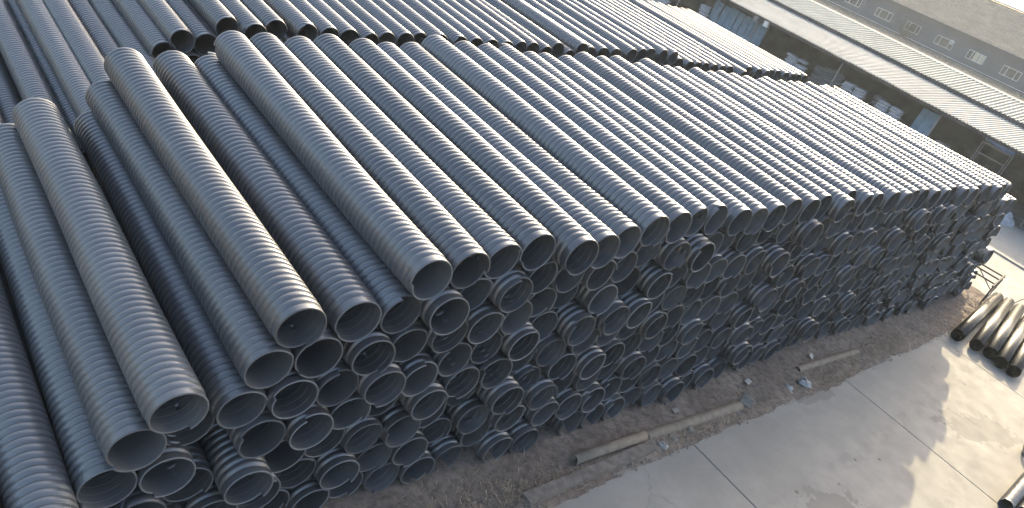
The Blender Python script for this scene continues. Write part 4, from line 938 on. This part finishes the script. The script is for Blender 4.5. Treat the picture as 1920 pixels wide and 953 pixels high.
for k, (x, z, y, row, ind, nm) in enumerate(front):
    if not ind:
        rest.append((x, z, y)); continue
    if nm in SPECIAL: lab = SPECIAL[nm]
    elif nm == 'L':
        low += 1
        lab = 'dusty grey ribbed pipe at the lower left edge, %s left of the lowest mouth' % nth(5 - low)
    elif row == 0: lab = 'ribbed pipe in the top layer of the front stack, %s from the left' % nth(order[k])
    else: lab = 'black ribbed pipe, front stack, %s layer from the top, %s from the left' % (nth(row + 1), nth(order[k]))
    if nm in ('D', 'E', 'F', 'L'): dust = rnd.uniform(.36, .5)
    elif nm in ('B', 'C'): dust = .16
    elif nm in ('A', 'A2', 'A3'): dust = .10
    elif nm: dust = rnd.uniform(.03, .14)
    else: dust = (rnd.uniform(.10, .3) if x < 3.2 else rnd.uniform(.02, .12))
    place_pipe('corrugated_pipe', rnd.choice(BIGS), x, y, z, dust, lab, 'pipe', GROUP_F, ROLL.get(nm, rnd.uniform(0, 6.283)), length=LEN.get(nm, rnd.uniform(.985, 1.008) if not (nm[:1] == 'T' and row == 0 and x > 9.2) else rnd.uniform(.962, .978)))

top_rear = sorted([r for r in rear if r[3] == 0], key=lambda r: r[0])
for n, (x, z, y, _) in enumerate(top_rear):
    place_pipe('slim_corrugated_pipe', SMALL, x, y, z, .28 if x < 4.6 else rnd.uniform(.03, .14),
               'slim ribbed pipe on top of the rear stack, %s from the left' % nth(n + 1), 'pipe', 'slim ribbed pipes of the rear stack', rnd.uniform(0, 6.283), .003)

# the pipes past the 300 largest: far right of the front face and the inside of the rear stack
Vs, Fs, Mi = [], [], []
base = 0


def simple_pipe(x, z, y, Ro, Ri, pitch, N, L):
    """short ribbed mouth, plain shaft, open bore"""
    global base
    prof = [(Ri, .9), (Ri, .004), ((Ri + Ro) / 2, -.004), (Ro - .005, .004), (Ro - .005, pitch)]
    for q in range(3):
        y0 = pitch * (1 + q)
        prof += [(Ro - .017, y0 + .004), (Ro - .003, y0 + pitch * .25), (Ro, y0 + pitch * .5), (Ro - .003, y0 + pitch * .75)]
    prof += [(Ro - .017, pitch * 4), (Ro - .005, pitch * 4.3), (Ro - .005, L)]
    P = np.array(prof); K = len(P)
    roll = rnd.uniform(0, 6.283)
    t = np.linspace(0, 2 * np.pi, N, endpoint=False) + roll
    ramp = pitch * (np.arange(N) / N)
    V = np.stack([x + P[None, :, 0] * np.cos(t)[:, None], y + P[None, :, 1] + np.where(P[None, :, 1] < L - .1, ramp[:, None], 0), z + P[None, :, 0] * np.sin(t)[:, None]], -1).reshape(-1, 3)
    id_ = np.arange(N * K).reshape(N, K)
    nx_ = np.roll(id_, -1, 0)
    Fq = np.stack([id_[:, :-1], id_[:, 1:], nx_[:, 1:], nx_[:, :-1]], -1).reshape(-1, 4)
    Vs.append(V); Fs.append(Fq + base); base += len(V)
    Mi.append(np.tile((np.arange(K - 1) < 3).astype(np.int32), N))


for (x, z, y) in rest: simple_pipe(x, z, y, .287, .256, .1, 26, 6.0)
for (x, z, y, r) in rear:
    if r > 0: simple_pipe(x, z, y, .235, .212, .088, 14, 6.0)
o = link('corrugated_pipe_remainder', np_mesh('corrugated_pipe_remainder', np.concatenate(Vs), np.concatenate(Fs), M['pipe']))
o.data.materials.append(M['liner'])
mi = np.concatenate(Mi)
o.data.polygons.foreach_set('material_index', mi)
o.color = (1, 1, 1, .06)
tag(o, 'mass of small distant pipe mouths at the right end and inside of the stacks', 'pipes', kind='stuff')

# ------------------------------------------------------------------ pipes lying on the concrete at the right
def hollow(Ro, Ri, L, n=32, lip=.004):
    prof = [(Ri, L), (Ri, lip), (Ri + lip, 0), (Ro - lip, 0), (Ro, lip), (Ro, L - lip), (Ro - lip, L), (Ri, L)]
    vs, fs = [], []
    K = len(prof)
    for i in range(n):
        a = 2 * math.pi * i / n
        vs += [(r * math.cos(a), y, r * math.sin(a)) for r, y in prof]
    for i in range(n):
        for k in range(K - 1):
            j = (i + 1) % n
            fs.append((i * K + k, i * K + k + 1, j * K + k + 1, j * K + k))
    return vs, fs


vs, fs = hollow(.185, .172, 5.8, 40)
sm = MB().add(vs, fs).mesh('smooth_pipe', M['smooth'], True)
ang = math.atan2(-1.0, .15)
for n, (x, y, da, lab) in enumerate(((24.78, 3.93, -.03, 'smooth black pipe lying apart, closest to the pipe stack, half shaded'),
                                     (25.02, 3.42, 0.0, 'first of the four grouped smooth black pipes, counted from the pipe stack'),
                                     (25.14, 3.03, .004, 'second of the four grouped smooth black pipes, counted from the pipe stack'),
                                     (24.98, 2.64, -.004, 'third of the four grouped smooth black pipes, counted from the pipe stack'),
                                     (25.0, 2.25, .003, 'fourth of the four grouped smooth black pipes, farthest from the pipe stack'))):
    o = link('smooth_pipe', sm)
    o.location = (x, y, .187)
    o.rotation_euler = (0, 0, -math.pi / 2 + math.atan2(.15, 1.0) + da)
    tag(o, lab, 'pipe', 'smooth pipes lying on the yard')
for n, (x, y, lab) in enumerate(((17.80, .105, 'small ribbed black pipe at the bottom right corner, nearest the stack'),
                                 (18.05, -.205, 'small ribbed black pipe in the corner, second from the stack'),
                                 (18.02, -.515, 'small ribbed black pipe cut by the bottom right corner, farthest from the stack'))):
    place_pipe('small_corrugated_pipe', FINE, x, y, .15, .05, lab, 'pipe', 'small ribbed pipes in the corner', rnd.uniform(0, 6), 0.0, True, -math.pi / 2 + .03)
# dark fitting peeping in at the right edge
vs, fs = hollow(.16, .14, .35, 20)
o = MB().add(vs, fs).build('pipe_fitting', M['pipe'], None, True)
o.location = (20.9, .50, .16); o.rotation_euler = (0, 0, -1.3)
tag(o, 'short dark pipe offcut on the sunlit concrete at the right edge', 'offcut')
MB().tube([(0.14, .02, .1), (.2, -.12, .16), (.24, -.25, .19)], .012, 6).build('wire_tail', M['rust'], o)

# ------------------------------------------------------------------ debris on the dirt strip
vs, fs = hollow(.095, .08, 1.82, 20)
o = MB().add(vs, fs).build('brown_pipe', M['clay'], None, True)
o.location = (8.88, 4.70, .10); o.rotation_euler = (0, 0, -math.pi / 2 - .03)
tag(o, 'round brown pipe with an open mouth lying on the dirt', 'pipe', 'brown lengths on the dirt strip')


def channel(L, r=.1):
    """split pipe lying open side down"""
    prof = [(r * math.cos(a), r * math.sin(a)) for a in [math.pi * k / 8 for k in range(9)]]
    prof += [((r - .014) * math.cos(a), (r - .014) * math.sin(a)) for a in [math.pi * k / 8 for k in range(8, -1, -1)]]
    K = len(prof)
    return MB().add([(p, y, q) for y in (0, L) for p, q in prof], [(k, (k + 1) % K, K + (k + 1) % K, K + k) for k in range(K)] + [tuple(range(K))[::-1], tuple(range(K, 2 * K))])


o = channel(3.0, .12).build('split_brown_pipe', M['clay'], None, False)
o.location = (10.80, 4.66, -.01); o.rotation_euler = (0, 0, -math.pi / 2 - .04)
tag(o, 'long split brown pipe lying end to end with the round one', 'pipe', 'brown lengths on the dirt strip')
o = channel(2.95, .1).build('split_brown_pipe', M['clay'], None, False)
o.location = (16.72, 4.84, .0); o.rotation_euler = (0, 0, -math.pi / 2 - .04)
tag(o, 'pale split brown pipe lying alone further along the dirt', 'pipe', 'brown lengths on the dirt strip')
mb = MB()
n = 18
for s in range(n + 1):
    x = 3.2 * s / n
    w = .10 + rnd.uniform(-.012, .012); h = .105 + rnd.uniform(-.008, .004)
    mb.v += [(x, -w, -.05), (x, w, -.05), (x, w, h), (x, -w, h)]
for s in range(n):
    q = 4 * s
    mb.f += [(q + a, q + (a + 1) % 4, q + 4 + (a + 1) % 4, q + 4 + a) for a in range(4)]
mb.f += [(3, 2, 1, 0), (4 * n, 4 * n + 1, 4 * n + 2, 4 * n + 3)]
o = mb.build('timber_beam', M['timber'])
o.location = (7.55, 4.385, 0)
o.rotation_euler = (0, 0, .005)
tag(o, 'weathered grey timber beam half buried beside the concrete edge', 'beam')


def scrap(name, x, y, s, mat, label, cat, group=None, flat=.35):
    vs = []
    n, mm = 9, 5
    for j in range(mm):
        ph = -math.pi / 2 + math.pi * j / (mm - 1)
        for i in range(n):
            th = 2 * math.pi * i / n
            r = s * (1 + rnd.uniform(-.3, .3))
            vs.append((r * math.cos(ph) * math.cos(th), r * math.cos(ph) * math.sin(th), r * flat * math.sin(ph)))
    fs = []
    for j in range(mm - 1):
        for i in range(n):
            fs.append((j * n + i, j * n + (i + 1) % n, (j + 1) * n + (i + 1) % n, (j + 1) * n + i))
    o = MB().add(vs, fs).build(name, mat)
    o.location = (x, y, s * flat * .8 + .01)
    o.rotation_euler = (0, 0, rnd.uniform(0, 6))
    return tag(o, label, cat, group)


scrap('plastic_bag', 16.35, 4.44, .17, M['film'], 'crumpled grey plastic bag beside the lone split pipe', 'bag', flat=.5)
scrap('plastic_bag', 15.75, 4.48, .09, M['paper'], 'small crumpled white bag left of the grey plastic bag', 'bag', flat=.5)
scrap('plastic_bag', 10.95, 4.36, .11, M['film'], 'crumpled clear film at the joint between brown pipes', 'bag', flat=.4)
scrap('rubble', 11.35, 4.42, .10, M['stone'], 'flat pale stone below the long split pipe', 'stone')
scrap('rubble', 11.95, 4.44, .08, M['stone'], 'small stone further right below the long split pipe', 'stone')
scrap('rubble', 15.65, 4.36, .06, M['paper'], 'white lump on the edge of the concrete near the small bag', 'stone')


def flat_card(name, x, y, w, d, rz, mat, label, tilt=.1, z=.035):
    o = MB().box(-w / 2, w / 2, -d / 2, d / 2, -.006, .006).build(name, mat)
    o.location = (x, y, z); o.rotation_euler = (tilt, .05, rz)
    return tag(o, label, 'litter', 'flat scraps on the dirt strip')


flat_card('white_scrap', 17.65, 5.02, .2, .11, .3, M['paper'], 'bright white scrap against the foot of the stack', .5, .08)
flat_card('white_scrap', 14.75, 4.98, .22, .12, .2, M['paper'], 'off-white flat scrap near the stack left of the lone split pipe', .15, .04)
flat_card('white_scrap', 12.05, 4.93, .22, .10, -.1, M['stone'], 'dull pale scrap above the long split pipe', .1, .04)
# corrugated offcut
mb = MB()
for s in range(22):
    a = .02 * s
    mb.v += [(a, -.12, .02 + .012 * (s % 2)), (a, .12, .02 + .012 * (s % 2)), (a, .12, .008 + .012 * (s % 2)), (a, -.12, .008 + .012 * (s % 2))]
for s in range(21):
    q = 4 * s
    mb.f += [(q + a, q + (a + 1) % 4, q + 4 + (a + 1) % 4, q + 4 + a) for a in range(4)]
mb.f += [(3, 2, 1, 0), (84, 85, 86, 87)]
o = mb.build('ribbed_offcut', M['stone'])
o.location = (13.95, 4.50, .012); o.rotation_euler = (.03, 0, .35)
tag(o, 'small grey ribbed offcut at the end of the long split pipe', 'offcut')

# rusty steel trestle beside the right-hand end of the stack
tr = empty('steel_trestle', (29.75, 5.35, 0), .12)
tag(tr, 'rusty angle-iron trestle standing at the right end of the stack', 'trestle')
H_ = .85
for (a, b) in ((-.3, -.55), (1.15, -.55), (-.3, .35), (1.15, .35)):
    MB().bar((a, b, -.05), (a, b, H_), .05, .05).build('leg', M['rust'], tr)
for (p, q) in (((-.9, -.55, H_), (1.2, -.55, H_)), ((-.9, .35, H_), (1.2, .35, H_)), ((1.15, -.6, H_ - .055), (1.15, .4, H_ - .055)), ((-.3, -.6, H_ - .055), (-.3, .4, H_ - .055)), ((.5, -.6, H_ - .055), (.5, .4, H_ - .055))):
    MB().bar(p, q, .055, .05).build('rail', M['rust'], tr)
for (p, q) in (((-.3, -.58, .1), (1.15, -.58, .7)), ((1.18, -.55, .1), (1.18, .35, .7)), ((-.3, -.585, .35), (1.15, -.585, .35))):
    MB().bar(p, q, .035, .03).build('brace', M['rust'], tr)

# ------------------------------------------------------------------ hazy air round the whole place
hz = MB().box(-330, 480, -330, 480, -1.2, 12.5).build('haze')
vm = bpy.data.materials.new('haze_air')
vm.use_nodes = True
vn, vl = vm.node_tree.nodes, vm.node_tree.links
vn.clear()
vo = vn.new('ShaderNodeOutputMaterial')
pv = vn.new('ShaderNodeVolumePrincipled')
pv.inputs['Color'].default_value = (0.80, 0.89, 1.0, 1)
pv.inputs['Density'].default_value = 0.00055
pv.inputs['Anisotropy'].default_value = 0.35
vl.new(pv.outputs[0], vo.inputs['Volume'])
hz.data.materials.append(vm)
tag(hz, 'thin pale haze hanging over the whole yard', 'haze', kind='stuff')
